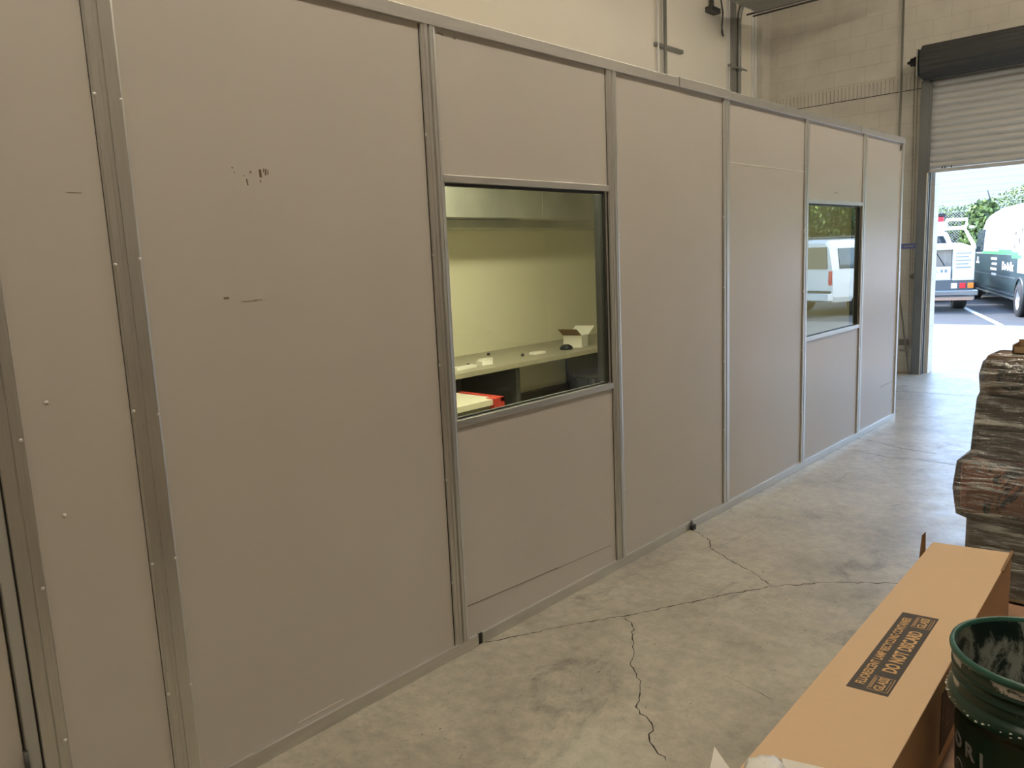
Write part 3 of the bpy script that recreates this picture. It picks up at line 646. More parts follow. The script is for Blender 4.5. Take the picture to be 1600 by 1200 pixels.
# lid edge seam on the right: slight tab with a torn lip
m = MB(); m.hexa([bp(WB-.004, -.18, -.006), bp(WB+.004, -.18, -.006), bp(WB+.004, .004, -.004), bp(WB-.004, .004, -.004), bp(WB-.003, -.18, .0015), bp(WB+.004, -.18, .0), bp(WB+.005, .004, .004), bp(WB-.003, .004, .006)])
m.build('lid_edge', M_card_in, cb)
m = MB(); c = bp(-.004, -.12)
m.hexa([c+Vector((-.008, -.01, -.05)), c+Vector((.003, -.01, -.05)), c+Vector((.003, .03, -.05)), c+Vector((-.008, .03, -.05)), c+Vector((-.004, .0, .055)), c+Vector((.0, .0, .058)), c+Vector((.002, .02, .062)), c+Vector((-.006, .02, .05))])
m.build('torn_flap', M_card_in, cb)
l0, lw, v0, ll = 0.0625, 0.0835, 0.622, 0.456
m = MB(); m.hexa([bp(l0, -v0-ll, .0002), bp(l0+lw, -v0-ll, .0002), bp(l0+lw, -v0, .0002), bp(l0, -v0, .0002), bp(l0, -v0-ll, .0008), bp(l0+lw, -v0-ll, .0008), bp(l0+lw, -v0, .0008), bp(l0, -v0, .0008)])
m.build('printed_label', M_ink, cb)
def lt_(body, u, v, size, xs, al='LEFT', bold=0.0):
    text(body, size, M_cardtext, frame(bp(u, v, .0013), ey, -ex, ez), cb, xs=xs, ext=.0002, align=al, bold=bold)
mid = -v0-ll/2
lt_('FLUORESCENT LAMP RECYCLING CONTAINER', l0+.029, mid-.004, .0265, .715, 'CENTER', .0006)
lt_('DO NOT DISCARD', l0+.071, mid+.0, .040, .72, 'CENTER', .0012)
lt_('GLASS', l0+.068, -v0-ll+.045, .027, .80, 'CENTER', .0006); lt_('GLASS', l0+.068, -v0-.048, .027, .80, 'CENTER', .0006)
for cc in (-v0-ll+.045, -v0-.048):
    m = MB(); a, b, c2, d = l0+.038, l0+.079, cc-.033, cc+.033; w = .0012
    def strip(u0, u1, v0_, v1_):
        m.hexa([bp(u0, v0_, .0008), bp(u1, v0_, .0008), bp(u1, v1_, .0008), bp(u0, v1_, .0008), bp(u0, v0_, .0012), bp(u1, v0_, .0012), bp(u1, v1_, .0012), bp(u0, v1_, .0012)])
    strip(a, a+w, c2, d); strip(b-w, b, c2, d); strip(a, b, c2, c2+w); strip(a, b, d-w, d); strip(a+.003, a+.004, c2+.008, d-.008); strip(a+.0055, a+.0065, c2+.008, d-.008); strip(b-.006, b-.005, c2+.008, d-.008)
    m.build('label_border', M_cardtext, cb)
# print on the right side face of the carton
sx_ = ex.copy(); sx_.z = 0; sx_.normalize()
pr = MB(); s0, s1 = bp(WB, -.93), bp(WB, -.62)
p = [Vector((s0.x, s0.y, .60)), Vector((s1.x, s1.y, .60)), Vector((s1.x, s1.y, .74)), Vector((s0.x, s0.y, .745))]
pr.hexa([a + sx_*0.0003 for a in p] + [a + sx_*0.0012 for a in p]); pr.build('side_print', M_ink_dk, cb)
eyh = Vector((ey.x, ey.y, 0)).normalized()
text('Or', .11, M_card_dk, frame(Vector((s0.x, s0.y, .635)) + sx_*.0014 + eyh*.03, eyh, (0, 0, 1), sx_), cb, ext=.0002)

# bucket
bc = Vector((2.176, 1.665, 0.561))
bk = empty('bucket', bc, label='dark green plastic bucket smeared with pale paint beside the lamp carton', cat='bucket')
Hb = 0.372
outer = [(0.001, 0.0), (.128, 0.0), (.131, .004), (.1395, .225), (.1405, .252), (.154, .254), (.1555, .262), (.1545, .274), (.150, .282), (.1435, .286), (.1435, .306), (.149, .308), (.149, .312), (.1440, .315), (.1445, .328), (.150, .330), (.150, .334), (.1455, .337), (.1465, .358)]
m = MB(); m.lathe(outer, n=72); m.build('bucket_body', M_bk, bk)
m = MB(); m.lathe([(.1470, .338), (.1478, .356), (.1470, .357)], n=72); m.lathe([(.1448, .287), (.1452, .305), (.1446, .306)], n=72); m.build('paint_band', M_bkband, bk)
m = MB(); m.lathe([(.1465, .356), (.153, .358), (.1545, .364), (.153, .370), (.149, .372), (.1445, .370), (.1425, .362)], n=72); m.build('bucket_rim', M_bkrim, bk)
m = MB(); m.lathe([(.1425, .364), (.138, .30), (.128, .012), (.001, .010)], n=72); m.build('bucket_inside', M_bkin, bk)
m = MB()
for i in range(60):
    a = rng.uniform(math.pi*0.8, math.pi*1.8); r = .1556; z = rng.gauss(.268, .004); s = rng.uniform(.001, .0035)
    m.lathe([(0.0001, s*.6), (s, s*.3), (s*1.1, 0)], (r*math.cos(a)-.0, r*math.sin(a), z), 5)
tag(m.build('paint_drips', mat('pale_paint_drip', (0.55, 0.54, 0.48), 0.4), bk), kind='stuff')
def cyl_bend(a0, z0, rtop=.140):
    def f(p):
        z = z0+p.y; r = .131+(z/.225)*.0085+.0006+p.z; a = a0+p.x/r; return Vector((r*math.cos(a), r*math.sin(a), z))
    return f
M_lg = mat('worn_white_lettering', (0.30, 0.31, 0.30), 0.5)
text('O R I', .042, M_lg, None, bk, bend=cyl_bend(math.radians(204), .165), bold=.0008)
m = MB()
for i in range(40):
    a = math.radians(214)+.11*math.cos(2*math.pi*i/40); z = .125+.016*math.sin(2*math.pi*i/40); r = .131+(z/.225)*.0085+.001
    m.lathe([(0.0001, .001), (.0012, 0)], (r*math.cos(a), r*math.sin(a), z), 4)
m.build('oval_mark', M_lg, bk)
# small white things at the near end
rings = []
for (r, z) in ((.012, 0), (.030, .004), (.034, .010), (.026, .018), (.010, .022), (.002, .023)):
    rings.append([Vector((r*math.cos(t)*(1+rng.uniform(-.25, .25)), r*1.3*math.sin(t)*(1+rng.uniform(-.2, .2)), z+rng.uniform(-.001, .001))) for t in (2*math.pi*k/16 for k in range(16))])
m = MB(); m.loft(rings, smooth=True); o = m.build('plastic_wrapper', mat('milky_plastic', (0.8, 0.79, 0.74), 0.25), loc=bp(.045, -1.47, .002)); tag(o, 'crumpled milky plastic on the near end of the lamp carton', 'plastic')
T_ = frame(bp(.085, -1.43, .0055), (math.cos(.25), math.sin(.25), .03), (-math.sin(.25), math.cos(.25), -0.02), (0, 0, 1))
o = MB().box(-.025, .09, -.12, 0.022, 0, .0012, T_).build('paper_sheet', M_paper); tag(o, 'white paper sheet lying on the near end of the lamp carton', 'paper')

m = MB(); q4 = [(1.746, 1.192, .800), (1.772, 1.172, .800), (1.87, 1.10, .796), (1.81, 1.03, .796)]
m.hexa([Vector(p) for p in q4] + [Vector(p)+Vector((0, 0, .0012)) for p in q4]); tag(m.build('envelope', M_paper), 'pale paper corner sticking out past the left edge of the lamp carton', 'envelope')

# ---------------------------------------------------------------- wrapped stack
def cart(name, x0, x1, y0, y1, z0, z1, mt, label, bulge=0.0, cat='carton', seed=1, bev=0.012, mats=None):
    rr = random.Random(seed); nx, ny, nz = 10, 8, 5; m = MB()
    # box with gently bulging faces
    import itertools
    def P(u, v, w):
        c = Vector(((x1-x0)*(u-.5), (y1-y0)*(v-.5), (z1-z0)*w))
        bu = math.sin(math.pi*u)*math.sin(math.pi*w); bv = math.sin(math.pi*v)*math.sin(math.pi*w); bw = math.sin(math.pi*u)*math.sin(math.pi*v)
        if v in (0, 1): c.y += (1 if v else -1)*bulge*bu
        if u in (0, 1): c.x += (1 if u else -1)*bulge*bv
        if w == 1: c.z += bulge*.3*bw
        # soften corners
        return c
    faces = [('u', 0), ('u', 1), ('v', 0), ('v', 1), ('w', 0), ('w', 1)]
    idx = {}; vs = []; fs = []
    def V(a, b, c):
        k = (a, b, c)
        if k not in idx: idx[k] = len(vs); vs.append(P(a/nx, b/ny, c/nz))
        return idx[k]
    for i in range(nx):
        for j in range(nz):
            for b in (0, ny): fs.append((V(i, b, j), V(i+1, b, j), V(i+1, b, j+1), V(i, b, j+1)))
    for i in range(ny):
        for j in range(nz):
            for a in (0, nx): fs.append((V(a, i, j), V(a, i+1, j), V(a, i+1, j+1), V(a, i, j+1)))
    for i in range(nx):
        for j in range(ny):
            for c in (0, nz): fs.append((V(i, j, c), V(i+1, j, c), V(i+1, j+1, c), V(i, j+1, c)))
    m.add(vs, fs); o = m.build(name, mt, loc=((x0+x1)/2, (y0+y1)/2, z0), bevel=bev)
    return tag(o, label, cat, group=None)
YF = 3.95
pl = empty('pallet', (2.10, YF+.5, 0), label='wooden pallet under the film wrapped cartons', cat='pallet')
for x in (-.55, -.05, .45): B(x, x+.09, -.5, .50, .02, .07).build('stringer', M_wood, pl)
for i in range(7): B(-.55, .54, -.5+i*.15, -.39+i*.15, .07, .085).build('deck_board', M_wood, pl)
for i in range(3): B(-.55, .54, -.5+i*.44, -.39+i*.44, 0, .02).build('deck_board', M_wood, pl)
cart('carton', 1.556, 2.62, YF, YF+1.0, .086, .450, M_card_dk, 'wide dark brown carton at the bottom of the wrapped stack', .004)
o = cart('carton', 1.520, 2.66, YF-.03, YF+1.02, .456, .715, M_orange, 'bulging orange and black carton low in the wrapped stack', .018, seed=2, bev=.03)
cart('carton', 1.566, 2.60, YF+.01, YF+.95, .722, .850, mat('grey_brown_carton', (0.13, 0.10, 0.07), 0.6, var=0.4, vscale=12), 'crumpled grey brown carton in the middle of the wrapped stack', .008, seed=3, bev=.02)
cart('carton', 1.572, 2.60, YF, YF+.95, .856, 1.005, mat('dark_brown_carton', (0.085, 0.045, 0.025), 0.65, var=0.2), 'dark brown lidded carton second from the top of the wrapped stack', .002, seed=4)
tp = cart('carton', 1.592, 2.60, YF, YF+.17, 1.012, 1.20, M_card_dk, 'rounded brown carton with round black print atop the wrapped stack', .014, seed=5, bev=.04)
m = MB(); m.lathe([(.033, 0), (.033, -.002), (.060, -.002), (.060, 0)], (-.395, -.0985, .095), 28, 'Y')
for a in range(5): m.box(-.42, -.37, -.101, -.097, .075+a*.008, .079+a*.008)
m.build('round_print', M_ink_dk, tp)
oc = empty('open_carton', (2.11, YF+.09, 1.207), label='open cardboard tray lying on top of the wrapped stack', cat='carton')
m = MB(); m.box(-.42, .42, -.07, -.064, 0, .03); m.box(-.42, .42, .064, .07, 0, .05); m.box(-.42, -.414, -.07, .07, 0, .04); m.box(.414, .42, -.07, .07, 0, .04); m.box(-.42, .42, -.07, .07, 0, .004)
m.build('tray', mat('plain_cardboard', (0.33, 0.22, 0.12), 0.75), oc)
# stretch film around the stack, following the tiers
lev = [(.088, 1.548, YF-.012, 2.63, YF+1.02), (.43, 1.548, YF-.014, 2.63, YF+1.02), (.455, 1.51, YF-.048, 2.68, YF+1.04), (.58, 1.494, YF-.060, 2.69, YF+1.045), (.705, 1.505, YF-.050, 2.68, YF+1.04), (.745, 1.55, YF-.016, 2.62, YF+.98),
       (.85, 1.555, YF-.014, 2.615, YF+.97), (1.0, 1.564, YF-.010, 2.615, YF+.97), (1.03, 1.576, YF-.016, 2.615, YF+.19), (1.11, 1.570, YF-.024, 2.62, YF+.195), (1.17, 1.582, YF-.016, 2.61, YF+.19), (1.206, 1.62, YF+.02, 2.58, YF+.15)]
rings = []
for z, x0, y0, x1, y1 in lev:
    r = .022; ring = []
    for cx, cy_, a0 in ((x1-r, y0+r, -90), (x1-r, y1-r, 0), (x0+r, y1-r, 90), (x0+r, y0+r, 180)):
        for k_ in range(5):
            a = math.radians(a0+k_*22.5); ring.append(Vector((cx+r*math.cos(a)-2.1, cy_+r*math.sin(a)-(YF+.5), z)))
    rings.append(ring)
m = MB(); m.loft(rings, smooth=True, caps=False); o = m.build('stretch_wrap', M_film, loc=(2.1, YF+.5, 0)); tag(o, 'clear shiny stretch film wound around the stacked cartons', 'stretch film')

# wrapped loads farther right, seen mirrored in the nearer window
M_cl = mat('tan_cartons', (0.30, 0.20, 0.12), 0.7, var=0.2)
for i, (x, y, hh, lb_) in enumerate(((4.1, 2.2, 1.75, 'tall film wrapped pallet load mirrored faintly in the nearer window'), (4.3, 4.0, 1.45, 'lower film wrapped pallet load beside the tall one, mirrored in the nearer window'))):
    ld = empty('wrapped_load', (x, y, 0), label=lb_, cat='pallet load')
    B(-.6, .6, -.5, .5, 0, .12).build('pallet_base', M_wood, ld)
    z = .12
    while z < hh-.1:
        for sx in (-.58, .005): B(sx, sx+.575, -.49, .49, z, z+.27).build('carton', M_cl, ld, bevel=.01)
        z += .275
    m = MB(); m.box(-.61, .61, -.52, .52, .1, z+.01); m.build('film', M_film, ld, bevel=.04)

# ================================================================ OUTSIDE
YO = YW+0.2
tag(B(-25, 25, YO, 18.0, -.2, -.01).build('ground_drive', M_apron), 'sunlit pale concrete drive outside the roller door', 'ground', kind='structure')
gp = tag(B(-25, 25, 18.0, 60, -.2, -.012).build('ground_lot', M_asph), 'asphalt of the parking bays with vehicle shade in its dark tone', 'ground', kind='structure')  # real asphalt, its dark tone also stands in for shade before the vehicles
fwd = Vector((-0.349, 0.937, 0)); rgt = Vector((0.937, 0.349, 0)); HD = math.atan2(0.349, 0.937)   # heading of the bays
def bayline(p0, L, w=.11):
    a = Vector(p0); m = MB(); m.box(-w/2, w/2, 0, L, 0, .004)
    o = m.build('parking_line', M_line, loc=(a.x, a.y, -.011)); o.rotation_euler = (0, 0, HD); return o
tag(bayline((-1.03, 18.05, 0), 5.2), 'white parking line between the work truck and the dark van', 'parking line', kind='structure')
tag(bayline((3.9, 18.4, 0), 5.2), 'white parking line beside the parked white van', 'parking line', kind='structure')

def wheel(parent, x, y, r=.36, w=.24, side=1):
    wh = empty('wheel', (x, y, r)); wh.parent = parent
    m = MB(); m.lathe([(r*.62, -w/2), (r*.95, -w/2), (r, -w/2+.03), (r, w/2-.03), (r*.95, w/2), (r*.62, w/2), (r*.62, -w/2)], n=28, axis='X'); m.build('tyre', M_rubber, wh)
    e = side*(w/2-.01)
    m = MB(); m.lathe([(r*.64, e), (r*.58, e), (r*.54, e-side*.05), (r*.2, e-side*.05), (r*.16, e-side*.01), (0.001, e-side*.01)], n=28, axis='X'); m.build('rim', M_rim, wh)
    return wh
# --- tall cargo van, half dark wrap (local: x right, y forward, rear left corner at x=0,y=0)
def body_ring(y, w, zb, zbelt, zroof, inset=.10):
    L_ = [(0.06, zb), (0.0, zb+.15), (0.0, zbelt-.35), (0.0, zbelt), (0.03, zbelt+.5*(zroof-zbelt)), (inset, zroof-.12), (inset+.16, zroof-.01), (w/2, zroof+.02)]
    pts = [Vector((a, y, z)) for a, z in L_]; pts += [Vector((w-a, y, z)) for a, z in L_[-2::-1]]
    return pts
vo = Vector((-0.67, 18.95, -.01))
vn = empty('cargo_van', vo, HD, label='tall cargo van with dark green lower wrap and white roof', cat='van')
VW = 2.0
st_ = [(0.0, .45, 1.32, 2.38), (.06, .40, 1.32, 2.45), (2.5, .36, 1.33, 2.52), (5.2, .36, 1.33, 2.51), (5.9, .36, 1.33, 2.46), (6.5, .36, 1.33, 2.34), (7.1, .36, 1.33, 2.02), (7.6, .36, 1.32, 1.60), (8.3, .40, .95, 1.12), (8.5, .45, .75, .90)]
rings = [body_ring(y, VW, a, b, c, .10 if c > 1.6 else .06) for y, a, b, c in st_]
nr = len(rings[0]); ms = [1]*nr
for k_ in (0, 1, 2): ms[k_] = 0; ms[nr-2-k_] = 0
m = MB(); m.k = 0; m.loft(rings, mats=ms, smooth=False); m.build('van_body', [M_wrap, M_carwhite], vn)
B(-.006, .004, .02, 1.55, .95, 1.33).build('white_quarter_panel', M_carwhite, vn)
m = MB(); m.box(-.008, .004, 1.6, 6.1, 1.34, 1.40); m.box(-.008, .004, 1.2, 2.2, 1.26, 1.34); m.box(-.0085, .004, 2.3, 3.8, 1.40, 1.45); m.build('green_stripe', M_green, vn)
m = MB(); m.add([(-.004, 2.0, 1.48), (-.004, 5.4, 1.48), (.018, 5.3, 2.15), (.018, 2.0, 2.15)], [(0, 1, 2, 3)]); m.add([(.016, .3, 1.48), (.016, 1.9, 1.48), (.03, 1.9, 2.15), (.03, .3, 2.15)], [(0, 1, 2, 3)])
m.build('grey_side_panel', M_paleg, vn)
m = MB(); m.hexa([(-.012, 6.1, 1.38), (.02, 6.1, 1.38), (.02, 7.5, 1.38), (-.012, 7.5, 1.38), (.0, 6.1, 1.98), (.05, 6.1, 1.98), (.05, 6.85, 1.98), (.0, 6.85, 1.98)])
m.build('door_window', M_carglass, vn)
B(-.14, -.03, 7.3, 7.4, 1.32, 1.52).build('wing_mirror', M_black, vn)
m = MB(); m.box(-.006, .004, 1.7, 7.3, .80, .83); m.box(-.012, .02, 1.7, 7.0, .33, .37); m.build('body_line', M_chrome, vn)
side = frame((0, 0, 0), (0, -1, 0), (0, 0, 1), (-1, 0, 0))
def vt(s, y, z, size, mt=M_letterw, xs=1.0, b=.004, xo=-.008):
    text(s, size, mt, frame((xo, y, z), (0, -1, 0), (0, 0, 1), (-1, 0, 0)), vn, xs=xs, ext=.001, bold=b)
vt('Do-it-Ex', 3.3, .98, .26, xs=1.45, b=.014)
for i, s in enumerate(('Roofing', 'Gutters', 'Siding', 'Painting')): 
    B(-.008, .003, 4.0, 4.8-.15*(i % 2), 1.19-i*.13, 1.25-i*.13).build('white_text_line', M_letterw, vn)
m = MB(); m.box(-.008, .003, 6.6, 7.1, 1.06, 1.11); m.box(-.008, .003, 6.75, 6.95, 1.11, 1.24); m.build('white_emblem', M_letterw, vn)
m = MB(); m.add([(.03, 3.1, 2.12), (.03, 2.1, 2.12), (.04, 2.6, 2.26)], [(0, 1, 2)]); m.add([(.01, 2.9, 1.85), (.01, 1.4, 1.85), (.022, 1.4, 2.08), (.022, 2.9, 2.08)], [(0, 1, 2, 3)]); m.build('roof_logo', mat('pale_green_graphic', (0.55, 0.62, 0.52), 0.4), vn)
m = MB(); m.add([(-.008, 4.1, 1.58), (-.008, 1.6, 1.58), (.004, 1.6, 1.78), (.004, 4.1, 1.78)], [(0, 1, 2, 3)]); m.build('white_banner', M_letterw, vn)
wheel(vn, .10, 1.25, .36, .26, -1); wheel(vn, VW-.10, 1.25, .36, .26, 1); wheel(vn, .10, 7.7, .36, .26, -1); wheel(vn, VW-.10, 7.7, .36, .26, 1)
B(.0, VW, -.12, .04, .42, .62).build('rear_bumper', M_black, vn); B(.02, .12, -.02, .03, 1.0, 1.5).build('tail_light', M_red, vn)
B(.15, VW-.15, -.012, .01, 1.4, 2.05).build('rear_window', M_carglass, vn)
m = MB(); m.lathe([(.40, -.02), (.44, -.02), (.44, .05), (.40, .05)], (.0, 1.25, .42), 30, 'X'); m.build('wheel_arch', M_black, vn)

# --- white work truck (local: x right from right rear corner at x=0, y forward)
to = Vector((-2.26, 21.35, -.012))
tr = empty('work_truck', to, HD, label='white utility work truck with rack and open tailgate lettering', cat='truck')
TW = 1.95
B(-TW, 0, .02, .18, .52, .76).build('rear_panel', mat('dark_grey_panel', (0.09, 0.10, 0.11), 0.5), tr, bevel=.01)
m = MB(); m.box(-TW-.05, .08, -.16, .06, .40, .53); m.box(-TW+.3, .02, -.10, .04, .30, .40); m.build('rear_bumper', M_chrome, tr, bevel=.02)
B(-1.1, -.02, -.13, .0, .29, .36).build('bumper_step', mat('tan_step', (0.45, 0.28, 0.20), 0.6), tr)
for x, mt in ((-.48, M_clear), (-.30, M_red), (-.13, M_amber)): B(x, x+.13, -.005, .03, .57, .70).build('tail_light', mt, tr, bevel=.01)
for x, mt in ((-TW+.05, M_amber), (-TW+.20, M_red), (-TW+.36, M_clear)): B(x, x+.13, -.005, .03, .57, .70).build('tail_light', mt, tr, bevel=.01)
B(-TW+.46, -.50, .0, .05, .78, 1.10).build('tailgate', M_carwhite, tr, bevel=.008)
B(-.46, 0, .0, 2.4, .76, 1.56).build('tool_cabinet', M_carwhite, tr, bevel=.015); B(-TW, -TW+.44, .0, 2.4, .76, 1.56).build('tool_cabinet', M_carwhite, tr, bevel=.015)
m = MB(); m.hexa([(-TW+.44, .35, .80), (-.47, .35, .80), (-.47, 2.3, .80), (-TW+.44, 2.3, .80), (-TW+.44, .20, 1.50), (-.47, .20, 1.50), (-.47, 2.3, 1.55), (-TW+.44, 2.3, 1.55)]); m.build('cargo_board', M_tarp, tr)
m = MB(); m.tube([(-.85, .16, 1.5), (-.62, .18, 1.12)], .012, 6); m.build('tie_strap', M_black, tr)
m = MB(); m.hexa([(-TW, .05, 1.50), (0, .05, 1.50), (0, 2.4, 1.56), (-TW, 2.4, 1.56), (-TW, .05, 1.56), (0, .05, 1.56), (0, 2.4, 1.66), (-TW, 2.4, 1.66)]); m.build('bed_cover', M_carwhite, tr, bevel=.02)
# cab
cabr = []
for y, zt, ins in ((3.3, 1.94, .20), (3.4, 1.98, .22), (3.9, 2.03, .20), (4.5, 1.90, .24), (5.2, 1.30, .08), (6.2, 1.15, .07), (6.3, .6, .07)):
    zb2 = .45; wb_ = min(1.45, zt-.05)
    L_ = [(-TW+.03, zb2), (-TW+.0, .8), (-TW+.02, wb_), (-TW+ins, zt-.05), (-TW+ins+.12, zt), (-ins-.12, zt), (-ins, zt-.05), (-.02, wb_), (0, .8), (-.03, zb2)]
    cabr.append([Vector((a, y, z)) for a, z in L_])
m = MB(); m.loft(cabr); m.build('cab', M_carwhite, tr)
m = MB(); m.hexa([(-TW+.17, 3.28, 1.50), (-.17, 3.28, 1.50), (-.17, 3.35, 1.50), (-TW+.17, 3.35, 1.50), (-TW+.30, 3.28, 1.86), (-.33, 3.28, 1.86), (-.33, 3.35, 1.86), (-TW+.30, 3.35, 1.86)]); m.build('rear_window', M_carglass, tr)
# rack
m = MB()
for y in (.15,):
    m.tube([(0.0, y, 1.5), (-.03, y, 1.62), (-.24, y, 2.02), (-TW+.24, y, 2.02), (-TW+.03, y, 1.62), (-TW, y, 1.5)], .045, 8)
m.tube([(-.24, .0, 2.04), (-.24, 4.2, 2.04)], .035, 8); m.tube([(-TW+.24, .0, 2.04), (-TW+.24, 4.2, 2.04)], .035, 8)
m.tube([(-.20, .12, 2.05), (-.20, .12, 2.22), (-.62, .12, 2.22), (-.62, .12, 2.05)], .04, 8)
m.tube([(-TW+.3, .12, 2.05), (-TW+.3, .12, 2.22), (-TW+.62, .12, 2.22), (-TW+.62, .12, 2.05)], .04, 8)
m.tube([(-.15, .0, 2.03), (-.05, .0, 2.02)], .03, 8)
m.build('ladder_rack', M_carwhite, tr)
lbr = empty('roof_load', to + rgt*(-.80) + fwd*.95 + Vector((0, 0, 2.08)), HD, label='white and red object carried on the work truck rack', cat='load')
B(-.42, .25, -.12, .35, 0, .12).build('white_base', M_carwhite, lbr, bevel=.02); B(-.35, .20, -.10, .2, .12, .24).build('red_part', M_red, lbr, bevel=.02); B(-.30, .25, -.08, .2, .24, .33).build('dark_top', M_black, lbr, bevel=.02)
# faded lettering on tailgate and cabinet
m = MB(); rr = random.Random(5)
for row, z in enumerate((1.0, .88)):
    x = -TW+.55
    while x < -.60-.25*row:
        w_ = rr.uniform(.03, .06); m.box(x, x+w_, -.004, .002, z-.035, z+.035) if rr.random() < .35 else m.box(x, x+w_*.3, -.004, .002, z-.035, z+.035); m.box(x, x+w_, -.004, .002, z-.035, z-.02) if rr.random() < .5 else m.box(x, x+w_, -.004, .002, z+.02, z+.035); x += .085
m.build('faded_lettering', M_letterg, tr)
m = MB()
for i in range(5): m.box(-.40, -.08-.05*(i % 2), -.004, .002, 1.40-i*.085, 1.425-i*.085)
m.build('faded_lettering', M_letterg, tr)
wheel(tr, -.16, 1.2, .38, .30, 1); wheel(tr, -TW+.16, 1.2, .38, .30, -1); wheel(tr, -.18, 5.3, .38, .26, 1); wheel(tr, -TW+.18, 5.3, .38, .26, -1)

# --- white passenger van seen in the far window's reflection
mo = Vector((4.72, 19.05, -.012))
mv = empty('passenger_van', mo, HD, label='white passenger van with roof rails reflected in the farther window', cat='van')
PW = 1.95
def pr_(y, zb_, belt, roof, ins):
    L_ = [(.05, zb_), (0, zb_+.12), (0, .85), (.02, belt), (ins, roof-.16), (ins+.10, roof-.04), (PW/2, roof)]
    return [Vector((a, y, z)) for a, z in L_] + [Vector((PW-a, y, z)) for a, z in L_[-2::-1]]
m = MB(); m.loft([pr_(0, .42, 1.15, 1.82, .14), pr_(.08, .36, 1.15, 1.90, .14), pr_(3.2, .34, 1.15, 1.90, .14), pr_(3.7, .34, 1.12, 1.78, .16), pr_(4.2, .36, 1.08, 1.25, .06), pr_(4.8, .42, .85, .98, .06)])
m.build('van_body', M_carwhite, mv)
for x0, x1 in ((.16, .96), (.99, PW-.16)):
    m = MB(); m.hexa([(x0, -.012, 1.17), (x1, -.012, 1.17), (x1, .02, 1.17), (x0, .02, 1.17), (x0+(.05 if x0 < .5 else 0), -.012, 1.70), (x1-(.05 if x1 > 1.5 else 0), -.012, 1.70), (x1, .02, 1.70), (x0, .02, 1.70)]); m.build('rear_window', M_carglass, mv)
m = MB(); m.box(.0, PW, -.16, .03, .40, .58); m.build('rear_bumper', M_carwhite, mv, bevel=.02)
B(.05, PW-.05, -.03, .01, .58, .64).build('bumper_gap', M_black, mv)
for x in (.03, PW-.12): B(x, x+.09, -.02, .03, .78, 1.12).build('tail_light', M_red, mv)
B(1.28, 1.60, -.02, .01, .78, .95).build('number_plate', M_letterg, mv); B(1.31, 1.57, -.024, .0, .80, .93).build('plate_face', M_carwhite, mv)
B(.972, .978, -.012, .01, .6, 1.8).build('door_seam', M_black, mv); B(.90, .99, -.04, .0, 1.02, 1.08).build('door_handle', M_black, mv)
for y0, y1 in ((.25, 1.3), (1.45, 2.6), (2.7, 3.6)):
    m = MB()
    m.hexa([(-.006+.015, y0, 1.17), (.05, y0, 1.17), (.05, y1, 1.17), (-.006+.015, y1, 1.17), (.105, y0+.03, 1.66), (.16, y0+.03, 1.66), (.16, y1-.03, 1.66), (.105, y1-.03, 1.66)]); m.build('side_window', M_carglass, mv)
m = MB(); 
for x in (.28, PW-.28): m.tube([(x, .3, 1.93), (x, 2.9, 1.95)], .02, 6)
for y in (.6, 2.2): m.tube([(.28, y, 1.95), (PW-.28, y, 1.95)], .015, 6)
m.build('roof_rails', M_steel_dk, mv); B(.75, 1.2, .06, .14, 1.90, 1.93).build('brake_light', M_black, mv)
wheel(mv, .10, 1.05, .34, .22, -1); wheel(mv, PW-.10, 1.05, .34, .22, 1); wheel(mv, .10, 3.9, .34, .22, -1); wheel(mv, PW-.10, 3.9, .34, .22, 1)

# --- ivy hedge, fence, trees, building behind
import numpy as np
rs = np.random.RandomState(4)
def leaves(name, pts, size, mt):
    n = len(pts); a = rs.normal(size=(n, 3)); a /= np.linalg.norm(a, axis=1)[:, None]; b = rs.normal(size=(n, 3)); b -= (a*b).sum(1)[:, None]*a; b /= np.linalg.norm(b, axis=1)[:, None]
    s = size*rs.uniform(.6, 1.3, (n, 1)); v = np.empty((n*4, 3)); v[0::4] = pts-a*s; v[1::4] = pts+b*s*.6; v[2::4] = pts+a*s; v[3::4] = pts-b*s*.6
    me = bpy.data.meshes.new(name); me.from_pydata(v.tolist(), [], np.arange(n*4).reshape(n, 4).tolist()); me.materials.append(mt); me.update()
    o = bpy.data.objects.new(name, me); C.objects.link(o); return o
def top(x): return 3.0+.28*np.sin(x*.55+1.8)+.12*np.sin(x*1.9)+(x+5)*.02
n = 60000; X = rs.uniform(-9, 13, n); YY = 28.6+rs.normal(0, .28, n); Z = top(X)*rs.uniform(0, 1, n)**.75+rs.normal(0, .05, n)
o = leaves('ivy_hedge', np.stack([X, YY, np.maximum(Z, .02)], 1), .045, M_leaf); tag(o, 'green ivy hedge covering the wire fence behind the vehicles', 'hedge', kind='stuff')
tag(B(-9, 13, 28.55, 28.8, 0, 2.6).build('hedge_core', mat('dark_hedge_core', (0.02, 0.028, 0.014), 0.9)), 'plain dark box filling the inside of the ivy hedge', 'hedge', kind='stuff')  # solid dark filling behind the leaf faces
fe = empty('wire_fence', (0, 28.1, 0), label='chain link fence with barbed wire in front of the ivy hedge', cat='fence')
m = MB()
x = -9.0
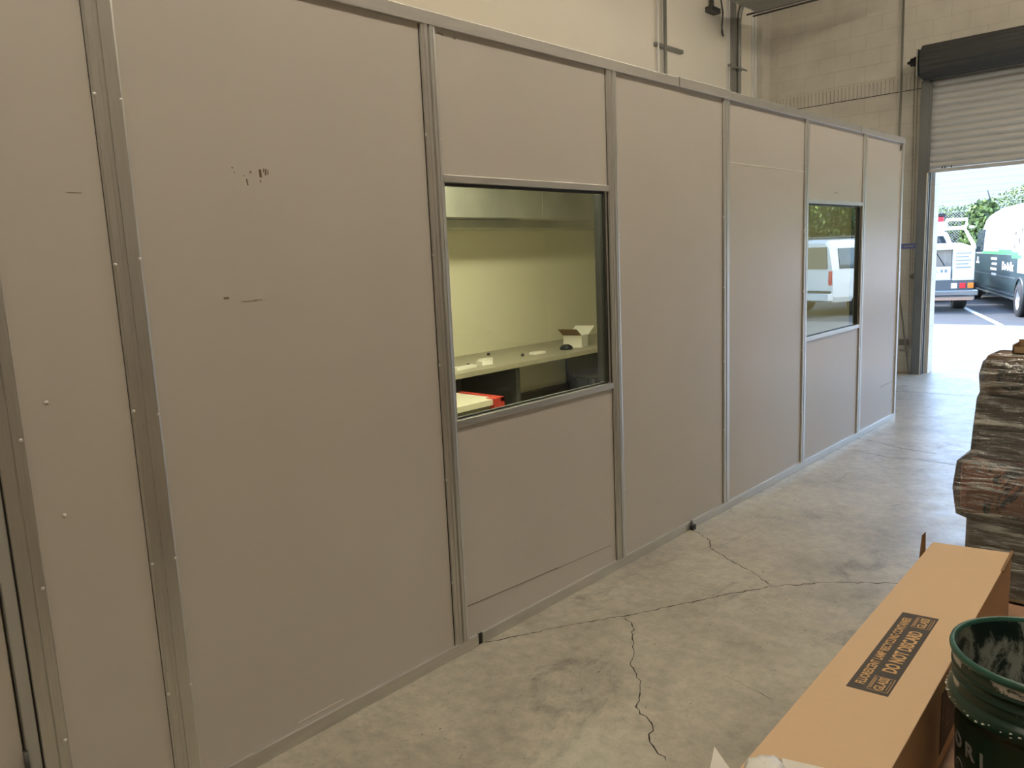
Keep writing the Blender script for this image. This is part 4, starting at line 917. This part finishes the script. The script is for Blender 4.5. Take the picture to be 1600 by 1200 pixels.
while x < 13:
    for dx in (2.6, -2.6):
        x1 = x+dx
        m.add([(x-.004, 0, .05), (x+.004, 0, .05), (x1+.004, 0, 2.65), (x1-.004, 0, 2.65), (x-.004, .006, .05), (x+.004, .006, .05), (x1+.004, .006, 2.65), (x1-.004, .006, 2.65)], [(0, 1, 2, 3), (4, 7, 6, 5), (0, 4, 5, 1), (1, 5, 6, 2), (2, 6, 7, 3), (3, 7, 4, 0)])
    x += .085
m.build('chain_link_mesh', M_fence, fe)
for x in (-6.4, -3.35, -.3, 2.75, 5.8, 8.85, 11.9):
    MB().tube([(x, .04, 0), (x, .04, 2.75)], .035, 8).build('post', M_fence, fe); MB().tube([(x, .04, 2.75), (x-.12, -.10, 3.2)], .022, 6).build('barb_arm', M_steel_dk, fe)
for kk in (0, 1, 2):
    z = 2.85+kk*.14; MB().tube([(-9, -.03*kk, z), (13, -.03*kk, z)], .003, 4).build('barbed_wire', M_fence, fe)
def tree(x, y, h, r, n, lb, mt, trunk=.09):
    t = empty('tree', (x, y, 0), label=lb, cat='tree', group=None)
    P_ = rs.normal(size=(n, 3)); P_ /= np.linalg.norm(P_, axis=1)[:, None]; P_ *= rs.uniform(.3, 1, (n, 1))**.5; P_ = P_*np.array([r, r*.8, h*.42])+np.array([0, 0, h*.60])
    o = leaves('crown', P_, .085, mt); o.parent = t
    MB().tube([(0, 0, 0), (.05, 0, h*.3), (-.04, .03, h*.6)], [trunk, trunk*.8, trunk*.4], 8).build('trunk', M_bark, t)
tree(-3.45, 27.6, 2.85, .62, 6000, 'small bushy tree standing between the work truck and dark van', M_leaf2)
tree(5.6, 27.2, 4.6, 1.5, 9000, 'leafy tree behind the passenger van, nearest its left side', M_leaf2); tree(8.6, 27.4, 5.0, 1.7, 9000, 'broad tree behind the passenger van', M_leaf); tree(11.8, 27.2, 5.0, 1.8, 9000, 'tree beyond the passenger van, farthest along the fence', M_leaf2)
bl = empty('background_building', (0, 42, 0), label='large pale building with horizontal siding beyond the hedge', cat='building')
m = MB()
for i in range(24): m.hexa([(-40, -.012, i*.3), (40, -.012, i*.3), (40, .2, i*.3), (-40, .2, i*.3), (-40, .0, i*.3+.3), (40, .0, i*.3+.3), (40, .2, i*.3+.3), (-40, .2, i*.3+.3)])
m.build('siding', M_bgwall, bl)
B(-40, 40, .2, 8, 0, 7.2).build('building_body', M_bgwall, bl)
